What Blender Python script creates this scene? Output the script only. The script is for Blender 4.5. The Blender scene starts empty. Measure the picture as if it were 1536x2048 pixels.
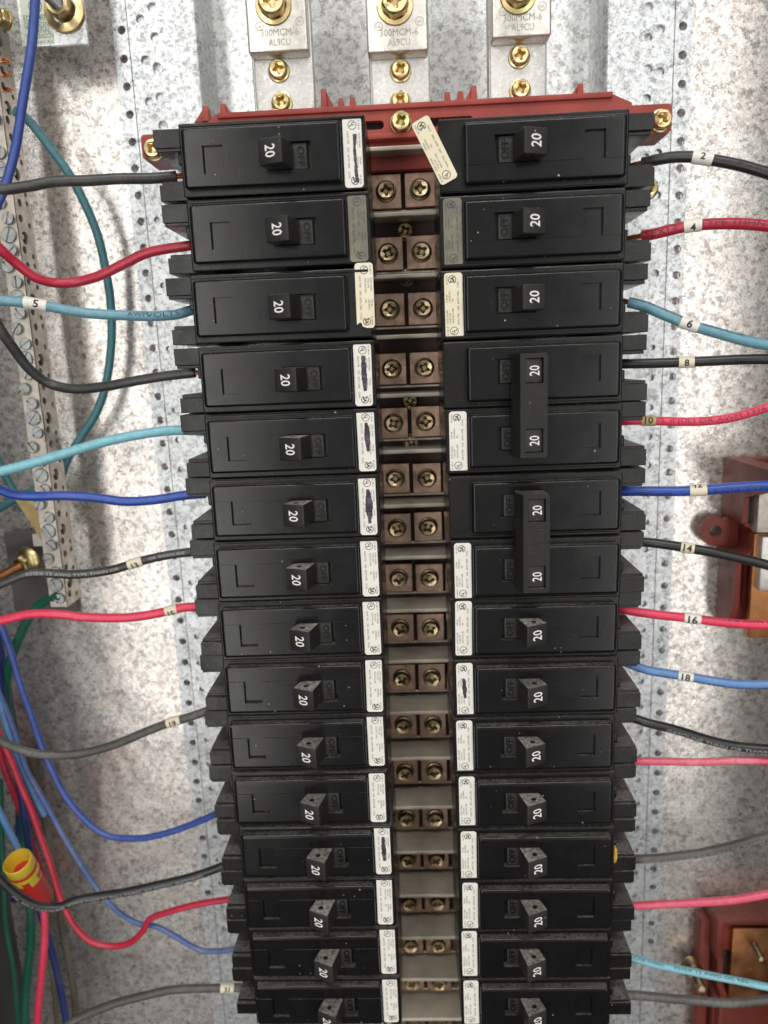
import bpy, bmesh, math, random
from mathutils import Vector, Matrix, geometry
random.seed(7)
S = 0.001                      # everything below is written in millimetres
scn = bpy.context.scene
col = scn.collection

# ------------------------------------------------------------------ camera
FPX = 1460.0
CAM = Vector((-0.559, -276.727, -73.746))
PIT, YAW, ROL = 0.1993, -0.0394, -0.0405
def axes():
    cp, sp, cy, sy = math.cos(PIT), math.sin(PIT), math.cos(YAW), math.sin(YAW)
    F = Vector((sy*cp, cy*cp, -sp)); R = Vector((cy, -sy, 0)); U = R.cross(F)
    c, s = math.cos(ROL), math.sin(ROL)
    return c*R + s*U, -s*R + c*U, F
CR, CU, CF = axes()
cd = bpy.data.cameras.new('camera'); cam = bpy.data.objects.new('camera', cd); col.objects.link(cam)
m = Matrix((CR, CU, -CF)).transposed().to_4x4(); m.translation = CAM*S
cam.matrix_world = m
cd.sensor_fit = 'VERTICAL'; cd.sensor_height = 36; cd.sensor_width = 27; cd.lens = FPX/2048*36
cd.clip_start = 0.005; cd.clip_end = 20
cd.dof.use_dof = True; cd.dof.focus_distance = 0.285; cd.dof.aperture_fstop = 9.0*1000/1000
scn.camera = cam
scn.render.resolution_x = 768; scn.render.resolution_y = 1024
def at(px, py, Y):
    """point of the place at depth Y (mm behind the breaker faces) seen at photo pixel px,py"""
    d = CF*FPX + CR*(px-768) - CU*(py-1024)
    return CAM + d*((Y-CAM.y)/d.y)
def pix(P):
    d = P-CAM; z = d.dot(CF)
    return 768+FPX*d.dot(CR)/z, 1024-FPX*d.dot(CU)/z

# ------------------------------------------------------------------ world and lamps
w = bpy.data.worlds.new('World'); scn.world = w; w.use_nodes = True
nt = w.node_tree; bg = nt.nodes['Background']
tc = nt.nodes.new('ShaderNodeTexCoord'); sx = nt.nodes.new('ShaderNodeSeparateXYZ')
rp = nt.nodes.new('ShaderNodeValToRGB'); mr = nt.nodes.new('ShaderNodeMapRange')
nt.links.new(tc.outputs['Generated'], sx.inputs[0]); nt.links.new(sx.outputs['Z'], mr.inputs['Value'])
mr.inputs['From Min'].default_value = -1; mr.inputs['From Max'].default_value = 1
nt.links.new(mr.outputs[0], rp.inputs[0]); nt.links.new(rp.outputs[0], bg.inputs[0])
rp.color_ramp.interpolation = 'EASE'
rp.color_ramp.elements[0].position = 0.10; rp.color_ramp.elements[0].color = (0.12, 0.115, 0.11, 1)
rp.color_ramp.elements[1].position = 0.53; rp.color_ramp.elements[1].color = (0.95, 0.945, 0.92, 1)
bg.inputs[1].default_value = 0.62
def area(name, loc, tgt, sx_, sy_, power, colr=(1, 1, 1)):
    l = bpy.data.lights.new(name, 'AREA'); l.shape = 'RECTANGLE'; l.size = sx_; l.size_y = sy_; l.energy = power; l.color = colr
    o = bpy.data.objects.new(name, l); col.objects.link(o); o.location = loc
    d = Vector(tgt)-Vector(loc); o.rotation_euler = d.to_track_quat('-Z', 'Y').to_euler()
    return o
area('added_streak_light', (-0.58, -1.6, -0.1), (-0.05, 0, -0.1), 0.26, 2.4, 10.5, (1.0, 0.985, 0.95))  # added tall panel, shaped to lay a bright upright band on the left sheet
area('added_streak_light', (0.70, -1.6, -0.1), (0.05, 0, -0.1), 0.26, 2.4, 8, (1.0, 0.985, 0.96))  # second added panel, for the bright upright band on the right
area('ceiling_lamp', (0.0, -1.5, 1.9), (0, 0, -0.2), 1.5, 0.12, 22, (1.0, 0.985, 0.96))
scn.view_settings.view_transform = 'Standard'; scn.view_settings.look = 'None'
scn.view_settings.exposure = 0.0; scn.view_settings.gamma = 1.0
scn.render.engine = 'CYCLES'

# ------------------------------------------------------------------ materials
def newmat(name):
    M = bpy.data.materials.new(name); M.use_nodes = True
    return M, M.node_tree, M.node_tree.nodes['Principled BSDF']
def N(nt, t, **kw):
    n = nt.nodes.new(t)
    for k, v in kw.items():
        if k in n.inputs.keys(): n.inputs[k].default_value = v
        else: setattr(n, k, v)
    return n
def ramp(nt, fac, stops, interp='LINEAR'):
    r = nt.nodes.new('ShaderNodeValToRGB'); r.color_ramp.interpolation = interp
    e = r.color_ramp.elements
    while len(e) < len(stops): e.new(0.5)
    for i, (p, c) in enumerate(stops):
        e[i].position = p; e[i].color = (c, c, c, 1) if not isinstance(c, tuple) else (*c, 1)
    nt.links.new(fac, r.inputs[0]); return r.outputs[0]
def math_(nt, op, a, b=None, clamp=False):
    n = nt.nodes.new('ShaderNodeMath'); n.operation = op; n.use_clamp = clamp
    for i, v in enumerate((a, b)):
        if v is None: continue
        if isinstance(v, (int, float)): n.inputs[i].default_value = v
        else: nt.links.new(v, n.inputs[i])
    return n.outputs[0]
def mixc(nt, fac, a, b, mode='MIX'):
    n = nt.nodes.new('ShaderNodeMix'); n.data_type = 'RGBA'; n.blend_type = mode
    for k, v in ((0, fac), (6, a), (7, b)):
        if isinstance(v, (int, float)): n.inputs[k].default_value = v
        elif isinstance(v, tuple): n.inputs[k].default_value = (*v, 1)
        else: nt.links.new(v, n.inputs[k])
    return n.outputs[2]
def noise(nt, vec, scale, detail=3, rough=0.5, dist=0.0):
    n = N(nt, 'ShaderNodeTexNoise'); n.inputs['Scale'].default_value = scale; n.inputs['Detail'].default_value = detail
    n.inputs['Roughness'].default_value = rough; n.inputs['Distortion'].default_value = dist
    nt.links.new(vec, n.inputs['Vector']); return n
def bump(nt, h, strength, dist, nrm=None):
    b = N(nt, 'ShaderNodeBump'); b.inputs['Strength'].default_value = strength; b.inputs['Distance'].default_value = dist
    nt.links.new(h, b.inputs['Height'])
    if nrm is not None: nt.links.new(nrm, b.inputs['Normal'])
    return b.outputs[0]

def galvanised(name, tint_a, tint_b, lo=0.42, hi=0.95, scale=520, rough=(0.2, 0.36), stretch=1.0, dirt=0.12, metal_=0.8):
    M, t, p = newmat(name); L = t.links
    g = t.nodes.new('ShaderNodeNewGeometry'); P = g.outputs['Position']
    wob = noise(t, P, scale*1.1, 2); mp = N(t, 'ShaderNodeVectorMath', operation='MULTIPLY_ADD')
    L.new(wob.outputs['Color'], mp.inputs[0]); mp.inputs[1].default_value = (0.0042,)*3; L.new(P, mp.inputs[2])
    wob2 = noise(t, P, scale*4.5, 3, 0.7); mp2 = N(t, 'ShaderNodeVectorMath', operation='MULTIPLY_ADD')
    L.new(wob2.outputs['Color'], mp2.inputs[0]); mp2.inputs[1].default_value = (0.0022,)*3; L.new(mp.outputs[0], mp2.inputs[2])
    mul = N(t, 'ShaderNodeVectorMath', operation='MULTIPLY'); L.new(mp2.outputs[0], mul.inputs[0]); mul.inputs[1].default_value = (1, 1, stretch)
    v1 = N(t, 'ShaderNodeTexVoronoi'); v1.inputs['Scale'].default_value = scale; L.new(mul.outputs[0], v1.inputs['Vector'])
    v2 = N(t, 'ShaderNodeTexVoronoi'); v2.inputs['Scale'].default_value = scale*2.3; L.new(mul.outputs[0], v2.inputs['Vector'])
    c1 = N(t, 'ShaderNodeSeparateColor'); L.new(v1.outputs['Color'], c1.inputs[0])
    c2 = N(t, 'ShaderNodeSeparateColor'); L.new(v2.outputs['Color'], c2.inputs[0])
    a = math_(t, 'ADD', math_(t, 'MULTIPLY', c1.outputs[0], 0.55), math_(t, 'MULTIPLY', c2.outputs[1], 0.45))
    fine = noise(t, P, scale*3.2, 4, 0.75, 0.8)
    a = math_(t, 'ADD', a, math_(t, 'MULTIPLY', math_(t, 'SUBTRACT', fine.outputs[0], 0.5), 1.25))
    val = ramp(t, a, [(0.10, lo*0.72), (0.30, lo*1.15), (0.44, hi*0.88), (0.75, hi)])
    big = noise(t, P, 24, 4, 0.6)
    tint = mixc(t, ramp(t, math_(t, 'ADD', math_(t, 'MULTIPLY', c1.outputs[2], 0.5), math_(t, 'MULTIPLY', big.outputs[0], 0.5)), [(0.35, 0.0), (0.65, 1.0)]), tint_a, tint_b)
    c = mixc(t, 1.0, val, tint, 'MULTIPLY')
    smear = noise(t, P, 14, 5, 0.65, 0.6)
    c = mixc(t, ramp(t, smear.outputs[0], [(0.5, 0.0), (0.72, dirt)]), c, (0.22, 0.20, 0.185))
    L.new(c, p.inputs['Base Color']); p.inputs['Metallic'].default_value = metal_
    L.new(ramp(t, c2.outputs[0], [(0, rough[0]), (1, rough[1])]), p.inputs['Roughness'])
    hgt = math_(t, 'ADD', math_(t, 'MULTIPLY', c1.outputs[1], 1.0), math_(t, 'MULTIPLY', fine.outputs[0], 0.8))
    sm = noise(t, P, 60, 2)
    n1 = bump(t, hgt, 0.13, 0.0005); n2 = bump(t, sm.outputs[0], 0.12, 0.002, n1)
    L.new(n2, p.inputs['Normal'])
    return M
def plastic(name, colr, rough=0.35, specks=0.5, dust=0.6, grain=0.12, gscale=1800, spec=0.5, dustc=(0.30, 0.27, 0.24)):
    M, t, p = newmat(name); L = t.links
    g = t.nodes.new('ShaderNodeNewGeometry'); P = g.outputs['Position']
    big = noise(t, P, 55, 4, 0.6); fine = noise(t, P, gscale, 3, 0.6)
    base = mixc(t, ramp(t, big.outputs[0], [(0.3, 0.0), (0.7, 1.0)]), tuple(c*0.8 for c in colr), tuple(min(1, c*1.25) for c in colr))
    # loose specks of dust lying about on the surface
    v = N(t, 'ShaderNodeTexVoronoi'); v.inputs['Scale'].default_value = 420; L.new(P, v.inputs['Vector'])
    rr = N(t, 'ShaderNodeSeparateColor'); L.new(v.outputs['Color'], rr.inputs[0])
    size = math_(t, 'MULTIPLY', math_(t, 'POWER', rr.outputs[0], 9.0), 0.16)
    dot = math_(t, 'LESS_THAN', v.outputs['Distance'], size)
    patch = ramp(t, noise(t, P, 30, 3).outputs[0], [(0.42, 0.0), (0.56, 1.0)])
    dot = math_(t, 'MULTIPLY', math_(t, 'MULTIPLY', dot, patch), specks)
    # dust settled on what faces up
    nz = N(t, 'ShaderNodeSeparateXYZ'); L.new(g.outputs['True Normal'], nz.inputs[0])
    up = ramp(t, nz.outputs['Z'], [(0.80, 0.0), (0.97, 1.0)])
    dn = ramp(t, noise(t, P, 700, 5, 0.75).outputs[0], [(0.36, 0.15), (0.62, 1.0)])
    db = ramp(t, noise(t, P, 35, 3, 0.6).outputs[0], [(0.3, 0.35), (0.65, 1.0)])
    df = math_(t, 'MULTIPLY', math_(t, 'MULTIPLY', math_(t, 'MULTIPLY', up, dn), db), dust)
    haze = math_(t, 'MULTIPLY', ramp(t, noise(t, P, 120, 5, 0.7, 0.4).outputs[0], [(0.45, 0.0), (0.8, 1.0)]), 0.018*specks)
    f = math_(t, 'MAXIMUM', math_(t, 'MAXIMUM', dot, df), haze, True)
    c = mixc(t, f, base, dustc)
    c = mixc(t, dot, c, (0.62, 0.58, 0.52))
    L.new(c, p.inputs['Base Color'])
    r0 = ramp(t, noise(t, P, 90, 5, 0.7).outputs[0], [(0.3, rough*0.75), (0.7, rough*1.35)])
    rg = mixc(t, f, r0, (0.85, 0.85, 0.85)); L.new(rg, p.inputs['Roughness'])
    p.inputs['Specular IOR Level'].default_value = spec*0.65
    L.new(bump(t, fine.outputs[0], grain, 0.0002), p.inputs['Normal'])
    return M
def metal(name, colr, rough=0.3, var=0.35, scale=300, metallic=1.0, stain=None, grain=0.15):
    M, t, p = newmat(name); L = t.links
    g = t.nodes.new('ShaderNodeNewGeometry'); P = g.outputs['Position']
    n = noise(t, P, scale, 5, 0.65)
    c = mixc(t, ramp(t, n.outputs[0], [(0.3, 0.0), (0.7, 1.0)]), tuple(x*(1-var) for x in colr), tuple(min(1, x*(1+var*0.6)) for x in colr))
    if stain:
        n2 = noise(t, P, scale*0.35, 4, 0.7, 0.5)
        c = mixc(t, ramp(t, n2.outputs[0], [(0.48, 0.0), (0.62, 0.8)]), c, stain)
    L.new(c, p.inputs['Base Color']); p.inputs['Metallic'].default_value = metallic
    L.new(ramp(t, noise(t, P, scale*0.8, 4).outputs[0], [(0.3, rough*0.7), (0.7, rough*1.4)]), p.inputs['Roughness'])
    L.new(bump(t, noise(t, P, scale*6, 3).outputs[0], grain, 0.0002), p.inputs['Normal'])
    return M
def insul(name, colr, rough=0.35, wear=0.25, wearc=(0.5, 0.47, 0.43)):
    M, t, p = newmat(name); L = t.links
    g = t.nodes.new('ShaderNodeNewGeometry'); P = g.outputs['Position']
    big = noise(t, P, 38, 4, 0.6, 0.3); sm = noise(t, P, 500, 4, 0.7)
    c = mixc(t, ramp(t, sm.outputs[0], [(0.3, 0.0), (0.7, 1.0)]), tuple(x*0.82 for x in colr), tuple(min(1, x*1.12) for x in colr))
    f = math_(t, 'MULTIPLY', ramp(t, big.outputs[0], [(0.45, 0.0), (0.7, 1.0)]), ramp(t, sm.outputs[0], [(0.35, 0.2), (0.6, 1.0)]))
    c = mixc(t, math_(t, 'MULTIPLY', f, wear), c, wearc)
    L.new(c, p.inputs['Base Color']); p.inputs['Roughness'].default_value = rough
    L.new(bump(t, noise(t, P, 260, 3).outputs[0], 0.12, 0.0006), p.inputs['Normal'])
    return M
def plain(name, colr, rough=0.6, var=0.12, scale=400, stain=None, bmp=0.1):
    M, t, p = newmat(name); L = t.links
    g = t.nodes.new('ShaderNodeNewGeometry'); P = g.outputs['Position']
    c = mixc(t, noise(t, P, scale, 4, 0.6).outputs[0], tuple(x*(1-var) for x in colr), tuple(min(1, x*(1+var)) for x in colr))
    if stain:
        c = mixc(t, ramp(t, noise(t, P, scale*0.5, 4, 0.7, 0.4).outputs[0], [(0.46, 0.0), (0.66, stain[1])]), c, stain[0])
    L.new(c, p.inputs['Base Color']); p.inputs['Roughness'].default_value = rough
    L.new(bump(t, noise(t, P, scale*3, 3).outputs[0], bmp, 0.0002), p.inputs['Normal'])
    return M
def clearish(name):
    M, t, p = newmat(name); L = t.links
    g = t.nodes.new('ShaderNodeNewGeometry')
    p.inputs['Base Color'].default_value = (0.33, 0.30, 0.235, 1); p.inputs['Roughness'].default_value = 0.22
    L.new(ramp(t, noise(t, g.outputs['Position'], 60, 4).outputs[0], [(0.3, (0.36, 0.32, 0.255)), (0.7, (0.56, 0.50, 0.41))]), p.inputs['Base Color'])
    p.inputs['Metallic'].default_value = 0.1
    L.new(bump(t, noise(t, g.outputs['Position'], 90, 2).outputs[0], 0.3, 0.001), p.inputs['Normal'])
    return M

M_galv = galvanised('galvanised_sheet', (1.0, 0.98, 0.94), (0.96, 0.86, 0.80))
M_galv_r = galvanised('galvanised_rail', (0.93, 0.98, 1.0), (1.0, 1.0, 1.0), lo=0.38, hi=0.80, scale=560, dirt=0.05, rough=(0.28, 0.45), metal_=0.75)
M_galv_c = galvanised('galvanised_trough', (0.98, 1.0, 1.0), (1.0, 0.98, 0.95), lo=0.5, hi=0.93, scale=500, rough=(0.26, 0.45))
M_galv_d = plain('dark_painted_wall', (0.045, 0.042, 0.042), 0.5, 0.5, 60)
M_black = plastic('black_phenolic', (0.0055, 0.0050, 0.0053), 0.17)
M_black2 = plastic('black_phenolic_side', (0.0060, 0.0055, 0.0053), 0.27, specks=0.35, dust=0.85)
M_handle = plastic('handle_plastic', (0.024, 0.023, 0.022), 0.38, specks=0.35, dust=0.95, grain=0.35, gscale=2600, dustc=(0.50, 0.47, 0.42))
M_tie = plastic('tie_bar_plastic', (0.014, 0.0135, 0.013), 0.4, specks=0.3, dust=0.7, grain=0.3, gscale=2600)
M_off = plastic('off_plastic', (0.008, 0.008, 0.008), 0.2, specks=0.1, dust=0.0)
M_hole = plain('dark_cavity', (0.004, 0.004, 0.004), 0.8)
M_red = plastic('red_bus_support', (0.36, 0.062, 0.048), 0.45, specks=0.25, dust=0.35, grain=0.45, gscale=2400, dustc=(0.50, 0.28, 0.25))
M_redd = plastic('red_insulator', (0.16, 0.032, 0.022), 0.4, specks=0.15, dust=0.35, grain=0.3, dustc=(0.45, 0.22, 0.18))
M_al = metal('tinned_aluminium', (0.68, 0.665, 0.635), 0.36, var=0.22, scale=700, stain=None, metallic=0.85, grain=0.4)
M_lug = metal('cast_aluminium_lug', (0.76, 0.73, 0.665), 0.32, var=0.15, scale=450, metallic=0.8, grain=0.3)
M_gold = metal('yellow_zinc', (0.78, 0.60, 0.32), 0.30, var=0.32, scale=260, stain=(0.48, 0.46, 0.20))
M_golddk = metal('dull_yellow_zinc', (0.50, 0.40, 0.25), 0.34, var=0.35, scale=260, stain=(0.33, 0.24, 0.13))
M_copper = metal('dull_copper', (0.44, 0.29, 0.22), 0.34, var=0.35, scale=220, stain=(0.30, 0.21, 0.17))
M_copperbar = metal('copper_bar', (0.52, 0.235, 0.10), 0.4, var=0.3, scale=120)
M_strand = metal('bright_copper', (0.90, 0.42, 0.22), 0.28, var=0.2)
M_zinc = metal('zinc_screw', (0.46, 0.47, 0.46), 0.36, var=0.3, scale=350)
M_bar = metal('neutral_bar_metal', (0.60, 0.55, 0.48), 0.38, var=0.2, scale=300, metallic=0.75)
M_barrier = clearish('smoky_barrier')
M_label = plain('label_paper', (0.80, 0.77, 0.70), 0.5, 0.05)
M_label_y = plain('aged_label', (0.78, 0.70, 0.50), 0.5, 0.08, 90, ((0.86, 0.83, 0.75), 0.8))
M_label_g = plain('worn_label', (0.155, 0.150, 0.120), 0.45, 0.25, 160, ((0.27, 0.24, 0.13), 0.7))
M_ink = plain('black_ink', (0.035, 0.03, 0.03), 0.6)
M_inkg = plain('faded_ink', (0.05, 0.05, 0.045), 0.6)
M_marker = plain('marker_ink', (0.035, 0.022, 0.04), 0.35, 0.5, 600, ((0.20, 0.15, 0.19), 0.6))
M_white = plain('white_paint', (0.84, 0.83, 0.78), 0.5, 0.08)
M_worn = plain('worn_white_print', (0.42, 0.41, 0.39), 0.6, 0.5, 900)
M_cream = plain('cream_sleeve', (0.78, 0.70, 0.53), 0.5, 0.08, 300)
M_whites = plain('white_sleeve', (0.82, 0.79, 0.71), 0.5, 0.06, 300)
M_green_ink = plain('green_ink', (0.07, 0.24, 0.12), 0.6)
M_decal = plain('pale_decal', (0.62, 0.62, 0.55), 0.4, 0.05)
M_tan = plain('tan_tag', (0.50, 0.36, 0.16), 0.55, 0.2, 120)
M_foam = plain('yellow_foam', (0.62, 0.38, 0.08), 0.8, 0.3, 900, bmp=0.6)
M_yellow = plain('yellow_plastic', (0.80, 0.60, 0.05), 0.35, 0.08)
M_redp = plain('red_plastic', (0.62, 0.03, 0.02), 0.35, 0.1)
W = {
 'charcoal': insul('wire_charcoal', (0.040, 0.040, 0.038), 0.33, 0.30, (0.22, 0.21, 0.19)),
 'black': insul('wire_black', (0.020, 0.020, 0.021), 0.32, 0.12, (0.2, 0.19, 0.18)),
 'grey': insul('wire_dusty_grey', (0.075, 0.070, 0.064), 0.45, 0.5, (0.26, 0.24, 0.215)),
 'crimson': insul('wire_crimson', (0.50, 0.022, 0.055), 0.33, 0.05),
 'pink': insul('wire_pink', (0.80, 0.050, 0.115), 0.35, 0.10, (0.9, 0.35, 0.38)),
 'palepink': insul('wire_pale_pink', (0.76, 0.10, 0.17), 0.35, 0.5, (0.85, 0.42, 0.45)),
 'sky': insul('wire_dusty_blue', (0.15, 0.34, 0.42), 0.35, 0.18, (0.4, 0.55, 0.6)),
 'cyan': insul('wire_light_cyan', (0.24, 0.54, 0.62), 0.35, 0.08),
 'blue': insul('wire_blue', (0.022, 0.075, 0.40), 0.33, 0.10),
 'royal': insul('wire_royal', (0.045, 0.085, 0.33), 0.35, 0.15, (0.25, 0.28, 0.42)),
 'mid': insul('wire_mid_blue', (0.13, 0.27, 0.55), 0.35, 0.2, (0.4, 0.5, 0.7)),
 'greyblue': insul('wire_grey_blue', (0.075, 0.13, 0.33), 0.4, 0.75, (0.24, 0.25, 0.30)),
 'teal': insul('wire_teal', (0.055, 0.19, 0.22), 0.35, 0.1),
 'green': insul('wire_green', (0.010, 0.12, 0.075), 0.35, 0.1),
 'navy': insul('wire_navy', (0.015, 0.028, 0.15), 0.4, 0.1),
 'olive': insul('wire_olive', (0.10, 0.085, 0.055), 0.5, 0.3),
}

# ------------------------------------------------------------------ mesh tools (millimetres in, metres out)
class MB:
    def __init__(s): s.bm = bmesh.new()
    def box(s, x0, x1, y0, y1, z0, z1, bev=0.0, seg=2, mat=None, front_only=False):
        r = bmesh.ops.create_cube(s.bm, size=1.0); vs = r['verts']
        for v in vs:
            v.co = Vector(((x0+x1)/2+v.co.x*(x1-x0), (y0+y1)/2+v.co.y*(y1-y0), (z0+z1)/2+v.co.z*(z1-z0)))
        if bev > 0:
            es = set(e for v in vs for e in v.link_edges)
            if front_only: es = set(e for e in es if all(abs(v.co.y-min(y0, y1)) < 1e-6 for v in e.verts) or abs(e.verts[0].co.y-e.verts[1].co.y) > 1e-6)
            rr = bmesh.ops.bevel(s.bm, geom=list(es), offset=bev, segments=seg, profile=0.5, affect='EDGES')
            vs = list(set(rr['verts']) | set(v for v in vs if v.is_valid))
        if mat is not None:
            bmesh.ops.transform(s.bm, matrix=mat, verts=vs)
        return vs
    def poly(s, pts, faces):
        vs = [s.bm.verts.new(p) for p in pts]
        for f in faces:
            try: s.bm.faces.new([vs[i] for i in f])
            except ValueError: pass
        return vs
    def plate(s, outer, holes, y0, y1, mat=None):
        """flat sheet in x,z with real holes, front at y0 and back at y1"""
        loops = [outer]+holes
        flat = [p for l in loops for p in l]
        tris = geometry.tessellate_polygon([[Vector((p[0], p[1], 0)) for p in l] for l in loops])
        a = [s.bm.verts.new((p[0], y0, p[1])) for p in flat]; b = [s.bm.verts.new((p[0], y1, p[1])) for p in flat]
        for t in tris:
            try:
                f = s.bm.faces.new([a[i] for i in t]); f.normal_update()
                if f.normal.y*(y1-y0) > 0: f.normal_flip()
                g = s.bm.faces.new([b[i] for i in t]); g.normal_update()
                if g.normal.y*(y1-y0) < 0: g.normal_flip()
            except ValueError: pass
        k = 0
        for l in loops:
            n = len(l)
            for i in range(n):
                j = (i+1) % n
                s.bm.faces.new([a[k+i], a[k+j], b[k+j], b[k+i]])
            k += n
        if mat is not None: bmesh.ops.transform(s.bm, matrix=mat, verts=a+b)
        return a+b
    def prism(s, pts, vec):
        """closed outline (3d points) pushed along vec"""
        n = len(pts); a = [s.bm.verts.new(p) for p in pts]; b = [s.bm.verts.new(Vector(p)+Vector(vec)) for p in pts]
        s.bm.faces.new(a); s.bm.faces.new(b[::-1])
        for i in range(n): s.bm.faces.new([a[i], b[i], b[(i+1) % n], a[(i+1) % n]])
        return a+b
    def lathe(s, prof, c, axis=(0, -1, 0), seg=20, cap=True, up=(0, 0, 1), rf=None):
        ax = Vector(axis).normalized(); u = Vector(up); u = (u-ax*u.dot(ax)).normalized(); v = ax.cross(u); c = Vector(c)
        rings = []
        for r, h in prof:
            ring = []
            for k in range(seg):
                th = 2*math.pi*k/seg; q = r*(rf(th, h) if rf else 1)
                ring.append(s.bm.verts.new(c+ax*h+u*(q*math.cos(th))+v*(q*math.sin(th))))
            rings.append(ring)
        for a, b in zip(rings, rings[1:]):
            for k in range(seg): s.bm.faces.new([a[k], a[(k+1) % seg], b[(k+1) % seg], b[k]])
        if cap:
            s.bm.faces.new(rings[0][::-1]); s.bm.faces.new(rings[-1])
        return [v for r in rings for v in r]
    def tube(s, path, r, seg=12, cap=True):
        rings = []
        for P, T, A, B in path:
            rings.append([s.bm.verts.new(P+(A*math.cos(2*math.pi*k/seg)+B*math.sin(2*math.pi*k/seg))*r) for k in range(seg)])
        for a, b in zip(rings, rings[1:]):
            for k in range(seg): s.bm.faces.new([a[k], a[(k+1) % seg], b[(k+1) % seg], b[k]])
        if cap: s.bm.faces.new(rings[0][::-1]); s.bm.faces.new(rings[-1])
    def build(s, name, mat, parent=None, smooth=40, fix=True):
        if fix: bmesh.ops.recalc_face_normals(s.bm, faces=s.bm.faces)
        for v in s.bm.verts: v.co *= S
        me = bpy.data.meshes.new(name)
        if smooth:
            lim = math.radians(smooth)
            for f in s.bm.faces: f.smooth = True
            for e in s.bm.edges:
                if len(e.link_faces) == 2 and e.calc_face_angle(0) > lim: e.smooth = False
        s.bm.to_mesh(me); s.bm.free()
        me.materials.append(mat)
        o = bpy.data.objects.new(name, me); col.objects.link(o)
        if parent: o.parent = parent
        return o
def thing(name, label, cat, loc=(0, 0, 0), group=None):
    o = bpy.data.objects.new(name, None); col.objects.link(o); o.empty_display_size = 0.01
    o.location = Vector(loc)*S; o['label'] = label; o['category'] = cat
    if group: o['group'] = group
    return o
def tag(o, label, cat, group=None):
    o['label'] = label; o['category'] = cat
    if group: o['group'] = group
    return o
def struct(o): o['kind'] = 'structure'; return o
def dup(src, loc=None, parent=None):
    c = src.copy(); col.objects.link(c)
    if parent: c.parent = parent
    if loc is not None: c.location = Vector(loc)*S
    for k in list(src.children):
        dup(k, None, c)
    return c

# text outlines, cached
_tc = {}
def glyphs(txt, bold=0.0, ext=0.0, res=2):
    key = (txt, bold, ext, res)
    if key in _tc: return _tc[key]
    cu = bpy.data.curves.new('t', 'FONT'); cu.body = txt; cu.size = 1; cu.offset = bold; cu.extrude = ext; cu.resolution_u = res
    cu.align_x = 'CENTER'; cu.align_y = 'CENTER'
    ob = bpy.data.objects.new('t', cu); col.objects.link(ob)
    dg = bpy.context.evaluated_depsgraph_get(); me = bpy.data.meshes.new_from_object(ob.evaluated_get(dg))
    vs = [v.co.copy() for v in me.vertices]; fs = [tuple(p.vertices) for p in me.polygons]
    bpy.data.objects.remove(ob); bpy.data.curves.remove(cu); bpy.data.meshes.remove(me)
    if vs:
        lo = min(v.y for v in vs); hi = max(v.y for v in vs); mx = (min(v.x for v in vs)+max(v.x for v in vs))/2
        for v in vs: v.y -= (lo+hi)/2; v.x -= mx
    _tc[key] = (vs, fs); return _tc[key]
CAP = 0.70
def text(mb, txt, o, u, v, cap, xs=1.0, bold=0.0, ext=0.0, wmax=None):
    vs, fs = glyphs(txt, bold, ext)
    if not vs: return
    k = cap/CAP; u = Vector(u).normalized(); v = Vector(v).normalized(); n = u.cross(v); o = Vector(o)
    if wmax:
        wd = (max(a.x for a in vs)-min(a.x for a in vs))*k; xs = wmax/wd
    mb.poly([o+u*(a.x*k*xs)+v*(a.y*k)+n*(a.z*k) for a in vs], fs)
def ring(mb, o, u, v, r, t, seg=20, a0=0.0, a1=2*math.pi):
    o, u, v = Vector(o), Vector(u), Vector(v); full = abs(a1-a0-2*math.pi) < 1e-6; n = seg if full else seg+1
    A = [mb.bm.verts.new(o+(u*math.cos(a0+(a1-a0)*i/seg)+v*math.sin(a0+(a1-a0)*i/seg))*r) for i in range(n)]
    B = [mb.bm.verts.new(o+(u*math.cos(a0+(a1-a0)*i/seg)+v*math.sin(a0+(a1-a0)*i/seg))*(r-t)) for i in range(n)]
    for i in range(seg): mb.bm.faces.new([A[i], A[(i+1) % n], B[(i+1) % n], B[i]])
def circ(cx, cz, r, n=16, rot=0.0): return [(cx+r*math.cos(2*math.pi*i/n+rot), cz+r*math.sin(2*math.pi*i/n+rot)) for i in range(n)]
def rrect(x0, x1, z0, z1, r, n=5):
    out = []
    for cx, cz, a in ((x1-r, z1-r, 0), (x0+r, z1-r, 90), (x0+r, z0+r, 180), (x1-r, z0+r, 270)):
        for i in range(n+1):
            t = math.radians(a+90*i/n); out.append((cx+r*math.cos(t), cz+r*math.sin(t)))
    return out

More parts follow.
